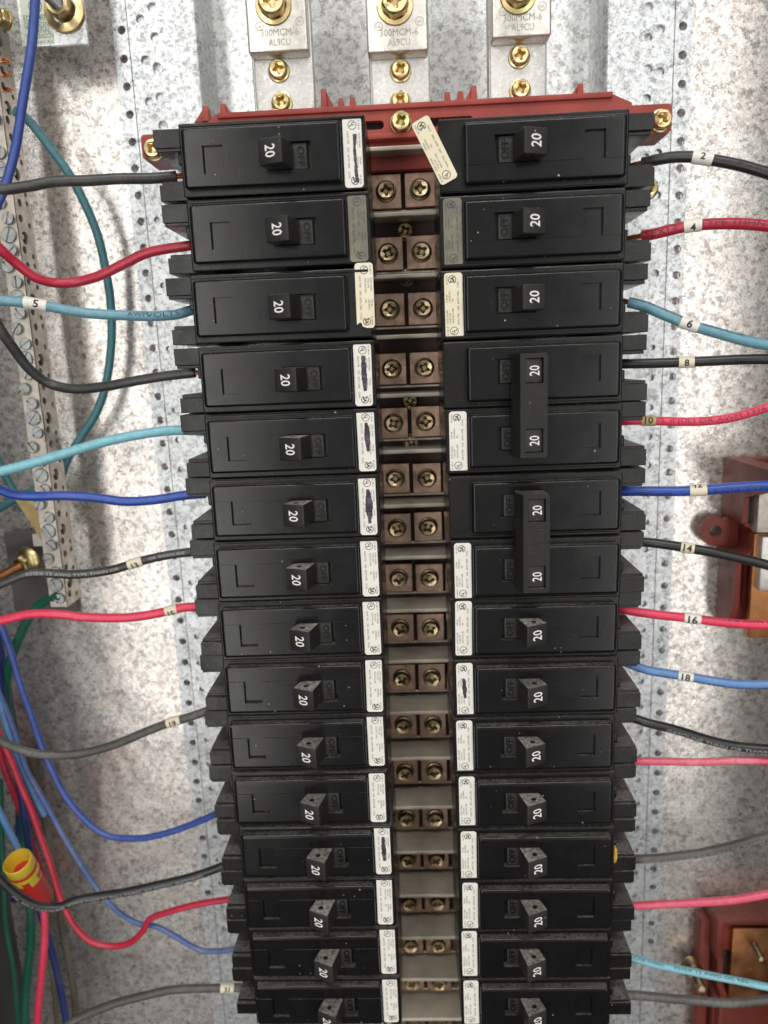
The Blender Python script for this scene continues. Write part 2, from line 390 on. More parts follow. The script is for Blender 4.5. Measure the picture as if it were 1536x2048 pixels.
# ------------------------------------------------------------------ screws
def screw_mesh(mb, c, rw, rh, hh=3.0, cross=1.0, rot=0.0, crot=0.4, wt=0.9):
    """washer-faced hex head with a cross recess; c is on the surface, head stands towards the camera"""
    c = Vector(c); hexf = lambda th, h: 1.0/max(math.cos(((th+rot) % (math.pi/3))-math.pi/6), 0.5)*0.93
    mb.lathe([(rw*0.97, 0), (rw, 0.25), (rw*0.96, wt), (rh*1.02, wt+0.25)], c, seg=24, cap=False)
    mb.lathe([(rh, wt), (rh, hh-0.6), (rh*0.88, hh)], c, seg=24, cap=False, rf=lambda th, h: hexf(th, h) if h < hh-0.3 else 1.0)
    # top face with cross shaped recess
    outer = circ(0, 0, rh*0.88, 24); a = rh*0.62*cross; b = rh*0.17*cross
    cr = [(a, b*0.8), (b*1.5, b*1.5), (b*0.8, a), (-b*0.8, a), (-b*1.5, b*1.5), (-a, b*0.8), (-a, -b*0.8), (-b*1.5, -b*1.5), (-b*0.8, -a), (b*0.8, -a), (b*1.5, -b*1.5), (a, -b*0.8)]
    cs, sn = math.cos(crot), math.sin(crot); cr = [(x*cs-z*sn, x*sn+z*cs) for x, z in cr]
    flat = outer+cr
    tr = geometry.tessellate_polygon([[Vector((p[0], p[1], 0)) for p in outer], [Vector((p[0], p[1], 0)) for p in cr]])
    y = c.y-hh
    vs = [mb.bm.verts.new((c.x+p[0], y+(0.28 if i >= 24 else 0), c.z+p[1])) for i, p in enumerate(flat)]
    for t in tr:
        try: mb.bm.faces.new([vs[i] for i in t])
        except ValueError: pass
    dp = [mb.bm.verts.new((c.x+p[0]*0.42, y+2.7, c.z+p[1]*0.42)) for p in cr]
    for i in range(12):
        mb.bm.faces.new([vs[24+i], vs[24+(i+1) % 12], dp[(i+1) % 12], dp[i]])
    mb.bm.faces.new(dp)

# ------------------------------------------------------------------ the cabinet
TOP, BOT = 150.0, -560.0
b = MB(); b.box(-320, -101.5, 98, 100, BOT, TOP); struct(b.build('cabinet_back', M_galv, smooth=0))
b = MB(); b.box(103, 260, 98, 100, BOT, TOP); struct(b.build('cabinet_back', M_galv, smooth=0))
b = MB(); b.box(-100, 101.5, 122, 124, BOT, TOP); struct(b.build('cabinet_back', M_galv_c, smooth=0))
XL = at(-60, 1300, 98).x
b = MB(); b.box(XL-2, XL, -165, 97.9, BOT, TOP); struct(b.build('cabinet_wall', M_galv_d, smooth=0))
b = MB(); XR = at(1662, 1300, 98).x; b.box(XR, XR+2, -75, 97.9, BOT, TOP); struct(b.build('cabinet_wall', M_galv_d, smooth=0))

def hole_col(pxs, pys, Y, step=None, n=0):
    """hole centres seen at the given pixels, carried on downwards with a fixed step"""
    out = [at(x, y, Y) for x, y in zip(pxs, pys)]
    if step:
        last = out[-1]
        for i in range(1, n+1): out.append(Vector((last.x+random.uniform(-.1, .1), Y, last.z-step*i)))
    return [(p.x, p.z) for p in out]
def rail(label, x_out, x_in, holes, sgn):
    t = thing('mounting_rail', label, 'mounting rail', ((x_out+x_in)/2, 95, 0))
    cx = (x_out+x_in)/2
    xa, xb = sorted((x_out, x_in))
    m = MB(); m.plate([(xa, BOT+2), (xb, BOT+2), (xb, TOP-2), (xa, TOP-2)], [circ(x, z, r, 14) for x, z, r in holes if xa+r < x < xb-r], 93.4, 95)
    # rounded bend and the flange that runs back to the trough
    pts = [(x_in, 93.4)]
    for i in range(1, 7):
        a = math.radians(90*i/6); pts.append((x_in+sgn*3.0*math.sin(a), 93.4+3.0*(1-math.cos(a))))
    pts.append((x_in+sgn*3.0, 121.6)); inner = [(x-sgn*1.4, y+(1.4 if k == 0 else 0.9)) for k, (x, y) in enumerate(pts)]; inner[-1] = (inner[-1][0], 121.6)
    prof = [Vector((x, y, BOT+2)) for x, y in pts+inner[::-1]]
    m.prism(prof, (0, 0, TOP-BOT-4))
    for v in m.bm.verts: v.co -= Vector((cx, 95, 0))
    m.build('channel', M_galv_r, t, smooth=35)
    m = MB(); ux = sorted((x_in-cx-sgn*0.3, x_out-cx+sgn*7.2)); m.box(ux[0], ux[1], 0.35, 1.2, BOT+3, TOP-3); m.build('under_plate', M_galv_r, t, smooth=0)
    return t, cx
# left rail: edge strip of holes on a narrow lower flange, inner zigzag on the raised face
YH = 93.4
eL = hole_col([243, 248, 254, 260, 265, 270, 277, 282, 287], [60, 118, 173, 229, 284, 337, 391, 443, 495], YH, 11.95, 30)
zz = hole_col([303, 280, 309, 290, 314, 298, 319, 325], [14, 38, 74, 120, 134, 203, 194, 250], YH)
zl = hole_col([314], [440], YH, 15.2, 26)
hl = [(x, z, 1.9) for x, z in eL]+[(x, z, 2.1) for x, z in zz]+[(x, z, 1.6) for x, z in zl]
xo = at(243, 60, 93.4).x-4.2
rl, cxl = rail('left galvanised rail with a zigzag of punched holes behind the left wires', xo, at(388, 100, 93.4).x, hl, 1)
er = hole_col([1366, 1365, 1364, 1362, 1361, 1360, 1358], [52, 110, 168, 226, 283, 337, 391], YH, 11.95, 34)
zr = hole_col([1298, 1322, 1297, 1297, 1321, 1294, 1291, 1316, 1314, 1310], [13, 58, 75, 137, 143, 197, 315, 306, 390, 547], YH)
zr2 = hole_col([1304], [695], YH, 14.6, 24)
hr = [(x, z, 1.9) for x, z in er]+[(x, z, 2.0) for x, z in zr]+[(x, z, 1.6) for x, z in zr2]
xo2 = at(1366, 52, 93.4).x+4.6
rr_, cxr = rail('right galvanised rail with punched holes behind the right wires', xo2, at(1222, 100, 93.4).x, hr, -1)
for (t_, cx_, x1, x2) in ((rl, cxl, xo+7.0, xo+7.3), (rr_, cxr, xo2-8.4, xo2-8.1)):
    m = MB(); m.box(x1-cx_, x2-cx_, -1.72, -1.61, BOT+4, TOP-4); m.build('seam', M_hole, t_, smooth=0)
m = MB()
for px, py in ((337, 185), (341, 192)):
    pass
text(m, 'F', Vector(at(340, 190, 93.34))-Vector((cxl, 95, 0)), (1, 0, 0), (0, 0, 1), 3.2); m.build('stamped_letter', M_zinc, rl, smooth=0)
m = MB(); text(m, 'F', Vector(at(1266, 140, 93.34))-Vector((cxr, 95, 0)), (0, 0, 1), (-1, 0, 0), 3.2); m.build('stamped_letter', M_zinc, rr_, smooth=0)

# ------------------------------------------------------------------ line bars with lugs
def gold_screw(parent, c, rw, rh, hh, mat=None, name='hex_screw', **k):
    m = MB(); screw_mesh(m, c, rw, rh, hh, **k); return m.build(name, mat or M_gold, parent, smooth=32)
bars = [
 ((508, 628), 'left', [(558, 143), (564, 207), (555, 240)], (497, 617, 108), (547, 12)),
 ((742, 860), 'middle', [(801, 143), (801, 205)], (735, 857, 108), (790, 12)),
 ((980, 1094), 'right', [(1038, 115), (1040, 182), (1045, 226)], (984, 1103, 78), (1036, -10)),
]
def V(p, o): return Vector(p)-Vector(o)
for (xa, xb), wh, scr, (la, lb, ly), ls in bars:
    a, c = at(xa, 160, 60), at(xb, 160, 60)
    org = Vector(((a.x+c.x)/2, 66, a.z)); hw = (c.x-a.x)/2
    t = thing('line_bar', {'left': 'leftmost of the three pale metal line bars above the breakers', 'middle': 'middle line bar rising between the two fin pairs of the red support',
              'right': 'rightmost line bar above the breakers, its lug sitting highest'}[wh], 'line bar', org, 'line bars with stamped lugs')
    m = MB(); m.box(-hw, hw, -6, 0, -34, TOP-org.z, 1.2, 2); m.build('bar', M_al, t)
    m = MB(); m.box(-hw-0.6, -hw+2.2, -5.0, 1.2, -34, TOP-org.z-2, 0.4, 1); m.build('edge_strip', M_al, t)
    for q, (x, y) in enumerate(scr):
        gold_screw(t, V(at(x, y, 60), org), 4.6, 3.7, 3.6, rot=random.random(), crot=random.uniform(0.2, 1.2))
    l0, l1 = at(la, ly, 52), at(lb, ly-10, 52)
    m = MB(); m.box(l0.x-org.x, l1.x-org.x, -14, -6.05, (l0.z+l1.z)/2-org.z, TOP-org.z, 0.9, 3); lg = m.build('lug', M_lug, t)
    m = MB(); screw_mesh(m, V(at(ls[0], ls[1], 52), org), 7.4, 5.4, 6.2, rot=0.2, crot=0.1); m.build('lug_screw', M_gold, lg, smooth=32)
    ctr = at((la+lb)/2+2, ly-44, 51.9); ctr2 = at((la+lb)/2+2, ly-24, 51.9)
    u_, v_ = (1, 0, 0.0), (0, 0, 1)
    m = MB()
    text(m, '300MCM-6', V(ctr, org), u_, v_, 2.6, 1.0, wmax=15.5); text(m, 'AL9CU', V(ctr2, org), u_, v_, 2.6, wmax=9)
    for xx, yy, s_ in ((la+22, ly-55, 'UL'), (lb-18, ly-66, 'SA')):
        p = V(at(xx, yy, 51.9), org); ring(m, p, Vector(u_), Vector(v_), 1.7, 0.25); text(m, s_, p, u_, v_, 1.2)
    m.build('stamping', plain('stamp_shade', (0.40, 0.36, 0.30), 0.5) if wh == 'left' else bpy.data.materials['stamp_shade'], lg, smooth=0)

# ------------------------------------------------------------------ red bus support
org = at(802, 245, 50); ang = 0.0
t = thing('bus_support', 'long brick red moulded support with fins carrying the line bars above the top breakers', 'bus support', org)
xl = at(410, 255, 52).x-org.x; xr = at(1262, 225, 52).x-org.x
m = MB()
sl1 = rrect(at(715, 250, 52).x-org.x-12, at(768, 250, 52).x-org.x, -1.9, 1.5, 1.6, 4)
sl2 = rrect(at(834, 250, 52).x-org.x, at(888, 250, 52).x-org.x+12, -1.9, 1.5, 1.6, 4)
m.plate([(xl, -6), (xr, -6), (xr, 3.2), (xr-9, 7.2), (xl+5, 7.2), (xl, 3.2)], [sl1, sl2], 1.0, 4.5)
m.box(xl+4, xr-6, 4.6, 30, 4.8, 7.0, 0.3, 1)          # top deck
m.box(xl, xr, 4.6, 16, -17, -4.0, 0.6, 2)              # lower apron
m.box(xl+6, xr-8, -0.4, 1.0, 5.2, 7.4, 0.5, 2)         # rim
m.box(xl+20, xr-20, -0.8, 1.0, -6.0, -3.6, 0.6, 2)
m.box(xl, xr, 16.2, 30, -17, 4.0, 0.6, 2)
m.build('beam', M_red, t)
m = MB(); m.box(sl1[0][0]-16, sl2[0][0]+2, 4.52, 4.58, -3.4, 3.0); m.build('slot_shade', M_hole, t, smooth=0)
fins = [(413, 240, 212, -1), (447, 215, 208, 1), (649, 214, 178, 1), (683, 220, 197, 0), (706, 220, 195, 0), (895, 206, 185, 0), (921, 205, 183, 0), (948, 208, 172, -1), (1160, 204, 168, -1), (1194, 215, 188, -1)]
for x, yb, yt, s_ in fins:
    p0 = V(at(x, yb+8, 52), org); p1 = V(at(x, yt, 52), org)
    m = MB(); w_ = 1.25; top = p1.z; bt = 5.0
    sl = 0.0 if s_ == 0 else 3.2
    pts = [Vector((p0.x-w_*1.25, 1.2, bt)), Vector((p0.x+w_*1.25, 1.2, bt)), Vector((p0.x+w_*0.8, 1.2, top)), Vector((p0.x-w_*0.8, 1.2, top))]
    vs = m.prism(pts, (0, 4.0+sl*0.7, 0))
    if s_: # web behind the fin sloping down
        m.prism([Vector((p0.x+s_*w_*0.9, 2.6, top-0.8)), Vector((p0.x+s_*w_*1.0, 2.6, bt)), Vector((p0.x+s_*(w_+4.2), 2.6, bt))], (0, 1.4, 0))
    bmesh.ops.recalc_face_normals(m.bm, faces=m.bm.faces)
    bmesh.ops.bevel(m.bm, geom=list(m.bm.edges), offset=0.25, segments=2, profile=0.5, affect='EDGES')
    m.build('fin', M_red, t)
m = MB(); screw_mesh(m, (0, 1.0, 0), 4.7, 3.9, 4.4, rot=0.3, crot=0.55); m.build('hex_screw', M_gold, t, smooth=32)
# end lugs with their screws
for (x0, x1, y0, y1, sc, ch) in ((283, 352, 268, 318, (308, 299), 1), (1254, 1343, 209, 268, (1322, 241), -1)):
    A = V(at(x0, (y0+y1)/2, 58), org); B = V(at(x1, (y0+y1)/2, 58), org); zt = V(at((x0+x1)/2, y0, 58), org).z; zb = V(at((x0+x1)/2, y1, 58), org).z
    m = MB()
    if ch == 1: o_ = [(A.x, zb+1), (A.x+1, zb), (B.x+4, zb), (B.x+4, zt), (A.x+1, zt), (A.x, zt-1)]
    else: o_ = [(A.x-4, zb), (B.x-1, zb), (B.x, zb+1), (B.x, zt-1), (B.x-1, zt), (A.x-4, zt)]
    m.plate(o_, [], 58-50, 76-50); m.build('end_tab', M_red, t, smooth=0)
    gold_screw(t, V(at(sc[0], sc[1], 57), org)+Vector((0, 1.0, 0)), 4.7, 3.8, 3.8, rot=0.5, crot=0.9)

# ------------------------------------------------------------------ bus stack between the columns
scrY = [380, 505, 617, 737, 845, 957, 1055, 1157, 1257, 1357, 1450, 1543, 1636, 1717, 1803, 1887, 1962, 2042]
z0 = at(806, 380, 58).z; zs = [at(806+(y-380)*0.0285, y, 58).z for y in scrY]
X0 = at(806, 380, 58).x
org = Vector((X0, 62, z0))
t = thing('bus_stack', 'stack of copper bus connectors and smoky barriers running down between the breaker columns', 'bus bar', org)
m = MB(); m.box(-21, 21, 2, 14, zs[-1]-z0-20, 16); m.build('backing', plain('brown_backing', (0.10, 0.055, 0.045), 0.6, 0.3, 120), t, smooth=0)
tab = MB(); tab.box(-6.6, 6.6, -3.4, 0.6, -7.0, 7.0, 0.25, 1)
tab0 = tab.build('copper_tab', M_copper, t); tab0.location = Vector((-7.3, 0, 0))*S
sm_ = []
for q in range(4):
    m = MB(); screw_mesh(m, (0, 0, 0), 4.5, 3.7, 3.4, rot=q*0.37, crot=0.1+q*0.5, cross=1.05); sm_.append(m.build('terminal_screw', M_golddk, tab0 if q == 0 else None, smooth=32))
sm_[0].location = Vector((0, -3.4, 0))*S
tmpl = [s.data for s in sm_]
for s in sm_[1:]: bpy.data.objects.remove(s)
bar_m = MB(); bar_m.box(-23.5, 23.5, -16.5, 2.0, -0.9, 0.9, 0.45, 3); bar0 = bar_m.build('barrier', M_barrier, t)
lip = MB(); lip.box(-21, 21, -1.2, 1.8, -8.6, -7.3, 0.3, 1); lip0 = lip.build('strap', M_bar, t)
first = True
for i, z in enumerate(zs):
    dz = z-z0
    xo_ = at(806+(scrY[i]-380)*0.0285, scrY[i], 58).x-X0
    for sd in (-1, 1):
        if i == 0 and sd == -1: tb = tab0; sc = sm_[0]
        else:
            tb = tab0.copy(); col.objects.link(tb); tb.parent = t
            sc = sm_[0].copy(); sc.data = tmpl[(i*2+(sd > 0)*3+i//3) % 4]; col.objects.link(sc); sc.parent = tb
        tb.location = Vector((xo_+sd*7.3, random.uniform(-.2, .2), dz+random.uniform(-.3, .3)))*S
    bz = (z+(zs[i-1] if i else z+25.4))/2-z0+1.0
    bb = bar0 if i == 0 else bar0.copy()
    if i: col.objects.link(bb); bb.parent = t
    bb.location = Vector((xo_, random.uniform(-1, .5), bz))*S; bb.rotation_euler = (random.uniform(-0.03, 0.03), 0, random.uniform(-0.008, 0.008))
    st = lip0 if i == 0 else lip0.copy()
    if i: col.objects.link(st); st.parent = t
    st.location = Vector((xo_, 0, dz))*S
    for sg in ((1, -1) if i in (1, 4) else ()):
        m = MB(); screw_mesh(m, (0, 0, 0), 4.2, 3.4, 2.6, crot=random.random(), rot=random.random()); c = m.build('centre_screw', M_golddk, t, smooth=32)
        c.location = Vector((xo_+0.5, 1.6, dz+sg*9.6))*S
bx_ = MB(); bx_.box(-24.6, -23.8, -15, 2, zs[-1]-z0-12, 12); bx_.box(23.8, 24.6, -15, 2, zs[-1]-z0-12, 12)
bx_.build('side_wall', plain('dark_side', (0.05, 0.045, 0.04), 0.3), t, smooth=0)

# ------------------------------------------------------------------ breakers
L, G, ZO = 56.66, 44.0, -2.43
OL = [(0.59, 0.73), (1.22, 0.45), (0.07, -0.25), (0.75, -0.82), (0.82, -0.8), (0.41, -0.53), (-0.08, -0.5), (-0.31, -0.15), (-0.48, 0.64), (-0.83, 0.95), (-1.08, 0.52), (0.01, 0.02), (-0.21, 0.05), (0.41, 0.41), (0.6, 0.11)]
OR = [(-0.33, 0.25), (-0.75, -0.02), (-0.92, -0.15), (-0.56, -0.24), (-0.19, 0.13), (0.47, -0.33), (0.67, -0.5), (0.38, 0.38), (0.67, 0.28), (-0.05, 0.32), (0.46, 0.03), (0.87, -0.31), (0.97, -0.15), (0.52, 0.72), (0.83, 0.82)]
# local frame: x from the outer (wire) end of the bezel to its inner end, y into the panel, z up, z=0 mid height
HZ = 10.2
def terrace(mb, xs, zs, depth, back, bev):
    """cells at different depths, walls between them, rounded outer rim"""
    bm = mb.bm; nx, nz = len(xs)-1, len(zs)-1; vc = {}
    def v(i, j, y):
        k = (i, j, round(y, 4))
        if k not in vc: vc[k] = bm.verts.new((xs[i], y, zs[j]))
        return vc[k]
    D = lambda i, j: depth(i, j) if 0 <= i < nx and 0 <= j < nz else back
    for i in range(nx):
        for j in range(nz):
            d = D(i, j); bm.faces.new([v(i, j, d), v(i+1, j, d), v(i+1, j+1, d), v(i, j+1, d)])
    for i in range(nx+1):
        for j in range(nz):
            a, c = D(i-1, j), D(i, j)
            if abs(a-c) > 1e-6: bm.faces.new([v(i, j, a), v(i, j+1, a), v(i, j+1, c), v(i, j, c)])
    for j in range(nz+1):
        for i in range(nx):
            a, c = D(i, j-1), D(i, j)
            if abs(a-c) > 1e-6: bm.faces.new([v(i, j, a), v(i+1, j, a), v(i+1, j, c), v(i, j, c)])
    bm.verts.ensure_lookup_table(); x0, x1, z0_, z1_ = xs[0], xs[-1], zs[0], zs[-1]
    def onrim(e):
        A, B = (q.co for q in e.verts)
        if max(A.y, B.y) > back-0.5 and abs(A.y-B.y) < 1e-6: return False
        for f in ((lambda p: abs(p.x-x0) < 1e-6), (lambda p: abs(p.x-x1) < 1e-6)):
            for g in ((lambda p: abs(p.z-z0_) < 1e-6), (lambda p: abs(p.z-z1_) < 1e-6)):
                if f(A) and f(B) and g(A) and g(B): return True        # corner uprights
        if abs(A.y-B.y) > 1e-6: return False
        return any(f(A) and f(B) for f in ((lambda p: abs(p.x-x0) < 1e-6), (lambda p: abs(p.x-x1) < 1e-6), (lambda p: abs(p.z-z0_) < 1e-6), (lambda p: abs(p.z-z1_) < 1e-6)))
    bmesh.ops.recalc_face_normals(bm, faces=bm.faces)
    es = [e for e in bm.edges if onrim(e)]
    bmesh.ops.bevel(bm, geom=es, offset=bev, segments=4, profile=0.5, affect='EDGES')
def make_bezel(parent):
    m = MB()
    xs = [0, 1.6, 7.4, 14.7, 31.0, 46.0, L-1.6, L]; zz_ = [-HZ, -HZ+1.6, -5.5, 3.9, HZ-1.6, HZ]
    def d(i, j):
        if j == 2 and i == 2: return 1.15
        if j == 2 and i == 4: return 3.6
        return -0.28 if j <= 2 else 0.0
    terrace(m, xs, zz_, d, 3.0, 1.25)
    return m.build('bezel', M_black, parent, smooth=50)
def make_body(parent):
    m = MB()
    m.box(-1.4, L+8.6, 3.0, 50, -12.35, 12.35, 0.5, 2)
    m.box(-0.4, L+7.8, 50.1, 58, -11, 11)
    m.box(-12.3, -1.2, 8.0, 48, 5.9, 12.3, 0.22, 2); m.box(-11.8, -1.2, 8.6, 47, 4.7, 5.95, 0.2, 1)     # upper jaw
    m.box(-11.6, -1.2, 8.0, 48, -12.3, -6.6, 0.22, 2); m.box(-11.0, -1.2, 9.4, 47, -6.65, -5.2, 0.2, 1)   # lower jaw
    m.box(-4.6, -1.3, 11, 34, 0.6, 5.0, 0.4, 1); m.box(-3.0, -1.3, 13, 38, -6.5, -2.6, 0.3, 1)
    m.box(-0.6, L+8.0, 2.55, 3.1, 11.0, 11.9, 0.15, 1)   # moulding seam
    return m.build('body', M_black2, parent, smooth=0)
def make_handle(parent, tie=False):
    m = MB(); dy_ = -0.5 if tie else 0.0
    zc_ = -0.85; zt_, zb_ = zc_+4.35, zc_-4.35
    out = [(31.9, 3.3), (30.6, 0.0), (28.4, -5.9+dy_), (37.0, -9.5+dy_), (39.4, 0.0), (39.8, 3.3)]
    if tie: out = [(31.9, 3.3), (31.2, 0.0), (30.4, -9.6), (37.6, -10.3), (39.4, 0.0), (40.2, 3.3)]
    m.prism([Vector((x, y, zb_)) for x, y in out], (0, 0, zt_-zb_))
    bmesh.ops.recalc_face_normals(m.bm, faces=m.bm.faces)
    es = [e for e in m.bm.edges if min(v.co.y for v in e.verts) < -4 or abs(e.verts[0].co.z-e.verts[1].co.z) < 1e-6]
    bmesh.ops.bevel(m.bm, geom=es, offset=0.5, segments=3, profile=0.5, affect='EDGES')
    # rocker pad inside the slot
    m.box(37.5, 44.4, 0.9, 3.4, -5.2, 3.5, 0.3, 2, Matrix.Rotation(0.0, 4, 'Y'))
    h = m.build('handle', M_handle, parent, smooth=40)
    if not tie:
        m = MB(); m.lathe([(1.05, 0), (1.05, 0.05)], (33.6, -4.4, zt_+0.01), axis=(0, 0, 1), seg=14, up=(1, 0, 0)); m.lathe([(1.05, 0), (1.05, 0.05)], (33.6, -4.4, zb_-0.01), axis=(0, 0, -1), seg=14, up=(1, 0, 0)); m.build('pin_hole', M_hole, h, smooth=0)
        m = MB(); text(m, '20', (32.75, -7.84, -0.95), (0.0, 0, -1), (8.6, -3.6, 0), 3.9, 0.78, 0.012); m.build('rating', M_white, h, smooth=0)
    m = MB(); text(m, 'OFF', (42.3, 0.78, -0.85), (0, 0, -1), (1, 0, 0), 2.5, 0.95, 0.02, 0.06, wmax=6.6); m.build('off_mark', M_off, h, smooth=0)
    return h
def label_mesh(name, mat, ink, parent, torn=False):
    w2, h2 = 3.35, 11.6
    m = MB()
    if torn:
        o_ = rrect(-w2, w2, -h2, h2, 1.2); o_ = [p for p in o_ if not (p[1] < -h2+1.3)]
        k = next(i for i, p in enumerate(o_) if p[0] < 0 and p[1] < 0 and True) if any(p[0] < 0 and p[1] < 0 for p in o_) else len(o_)
        o_ = [(w2, h2-1.2)]+rrect(-w2, w2, -h2, h2, 1.2)[1:12]+[(-w2, -h2+1.2), (-2.2, -h2+2.2), (-1.5, -h2+1.6), (-1.2, -h2+0.6), (0.4, -h2), (2.6, -h2), (w2, -h2+1.0)]
    else: o_ = rrect(-w2, w2, -h2, h2, 1.2)
    m.plate(o_, [], -0.16, 0.0)
    lb = m.build(name, mat, parent, smooth=0)
    m = MB(); y = -0.20; U = (0, 0, -1); Vv = (1, 0, 0)
    T = lambda s, u, v, cap, w_: text(m, s, (v-3.5, y, 11.6-u), U, Vv, cap, wmax=w_)
    ring(m, (0.1, y, 9.1), Vector((1, 0, 0)), Vector((0, 0, 1)), 1.55, 0.22); text(m, 'U', (0.35, y, 9.55), U, Vv, 1.15, 0.9, 0.03); text(m, 'L', (-0.25, y, 8.75), U, Vv, 1.15, 0.9, 0.03)
    ring(m, (0.4, y, -9.2), Vector((1, 0, 0)), Vector((0, 0, 1)), 1.5, 0.26, 18, math.radians(115), math.radians(425)); text(m, 'SA', (0.4, y, -9.2), U, Vv, 1.45, 0.85, 0.04)
    T('E-7819', 2.6, 5.9, 0.62, 3.0); T('LISTED CIR BKR', 7.6, 6.0, 0.62, 4.8); T('1 POLE UNIT', 7.2, 5.0, 0.62, 3.6); T('ISSUE NO A-5786', 8.0, 3.9, 0.62, 5.2)
    T('HACR TYPE', 6.6, 1.9, 0.7, 4.0); T('SWD', 10.6, 1.9, 0.7, 1.6); T('60/75C WIRE', 14.4, 1.9, 0.7, 4.4); T('CU/AL', 19.0, 1.9, 0.7, 2.4)
    T('TYPE BA', 14.2, 6.0, 0.62, 2.8); T('120/240VAC', 14.8, 5.0, 0.62, 3.8); T('40C', 13.6, 3.9, 0.62, 1.3); T('LR 47556', 20.6, 5.9, 0.62, 3.2)
    m.build('label_print', ink, lb, smooth=0)
    return lb
def place_label(lb, bx=0, bz=0, rot=0.0, tilt=0.0, y=2.98):
    lb.location = Vector((L+3.9+bx, y, bz))*S; lb.rotation_euler = (0, rot, tilt)
def scribble(parent, seedn, u0, u1, v0=0.2, wob=0.7, passes=2):
    r = random.Random(seedn); m = MB()
    for p in range(passes):
        pts = []
        n = 9
        for i in range(n+1):
            a = i/n; pts.append((v0+wob*(p/max(1, passes-1)-0.5)*math.sin(a*3.1)+r.uniform(-.16, .16)+a*0.3, 11.6-(u0+(u1-u0)*a)))
        for (x0, z0_), (x1, z1_) in zip(pts, pts[1:]):
            w_ = 0.42+r.uniform(-.1, .2)
            m.poly([(x0-w_, -0.25-p*0.02, z0_), (x0+w_, -0.25-p*0.02, z0_), (x1+w_, -0.25-p*0.02, z1_-0.15), (x1-w_, -0.25-p*0.02, z1_-0.15)], [(0, 1, 2, 3)])
        ring(m, (pts[-1][0], -0.31-p*0.02, pts[-1][1]), Vector((1, 0, 0)), Vector((0, 0, 1)), 0.6, 0.5, 10)
    m.build('scribble', M_marker, parent, smooth=0)
proto = thing('circuit_breaker', 'x', 'circuit breaker')
p_body = make_body(proto); p_bezel = make_bezel(proto); p_handle = make_handle(proto)
lab_n = label_mesh('label', M_label, M_ink, None); lab_t = label_mesh('label', M_label_y, M_ink, None, True)
lab_y = label_mesh('label', M_label_y, M_ink, None); lab_g = label_mesh('label', M_label_g, M_inkg, None)
ties = thing('tmp', 'x', 'x'); tie_handle = make_handle(ties, True)
wiresL = ['charcoal', 'crimson', 'dusty blue', 'dark grey', 'light cyan', 'blue', 'black', 'pink red', None, 'dark grey', None, 'blue', 'black', 'red', 'grey blue']
ROW = ['top', 'second', 'third', 'fourth', 'fifth', 'sixth', 'seventh', 'eighth', 'ninth', 'tenth', 'eleventh', 'twelfth', 'thirteenth', 'fourteenth', 'bottom']
LLAB = {
 0: 'top breaker of the left column, ink stroke across its label, charcoal wire behind',
 1: 'second breaker of the left column with a worn grey label and crimson wire',
 2: 'third breaker of the left column, yellowed label torn at its lower corner',
 3: 'fourth breaker of the left column with inked label and bare copper at its dark wire',
 4: 'fifth breaker of the left column with inked label and light cyan wire',
 5: 'sixth breaker of the left column, heavily inked label, bright blue wire',
 6: 'seventh breaker of the left column, fed by the black wire sleeved 13',
 7: 'eighth breaker of the left column, fed by the pink wire sleeved 15',
 8: 'ninth breaker of the left column, no wire showing, just above the wire sleeved 19',
 9: 'tenth breaker of the left column, beside the dark wire sleeved 19',
 10: 'eleventh breaker of the left column, clean label, just above the blue wire',
 11: 'twelfth breaker of the left column, ink blot on its label, blue wire behind',
 12: 'thirteenth breaker of the left column, reached by the black printed wire',
 13: 'fourteenth breaker of the left column, reached by the S-bent red wire',
 14: 'lowest breaker of the left column, cut by the bottom of the photo'}
RLAB = {
 0: 'top breaker of the right column with a peeling label hanging askew',
 1: 'second breaker of the right column with a worn grey label and crimson wire',
 2: 'third breaker of the right column, yellowed label, dusty blue wire sleeved 6',
 7: 'breaker directly below the lower common trip handle, beside pink wire sleeved 16',
 8: 'right column breaker with scribbled label beside the blue wire sleeved 18',
 9: 'right column breaker just below the scribbled label one, tenth row',
 10: 'right column breaker beside the plain straight pink wire, eleventh row',
 11: 'right column breaker with a crumb of yellow foam stuck at its outer end',
 12: 'right column breaker directly below the one with yellow foam, thirteenth row',
 13: 'right column breaker second from the bottom of the photo',
 14: 'lowest breaker of the right column, cut by the bottom of the photo'}
def rowpos(side, i):
    z = -i*25.4
    if side == 0: dx, dz = OL[i]; return Vector((-G/2-L+dx, 0, z+dz))
    dx, dz = OR[i]; return Vector((G/2+L+dx, 0, z+ZO+dz))
def clone(o, parent):
    c = o.copy(); col.objects.link(c); c.parent = parent
    for k in o.children: clone(k, c)
    return c
def addlabel(t_, src, i, side, **kw):
    lb = clone(src, t_); place_label(lb, **kw); return lb
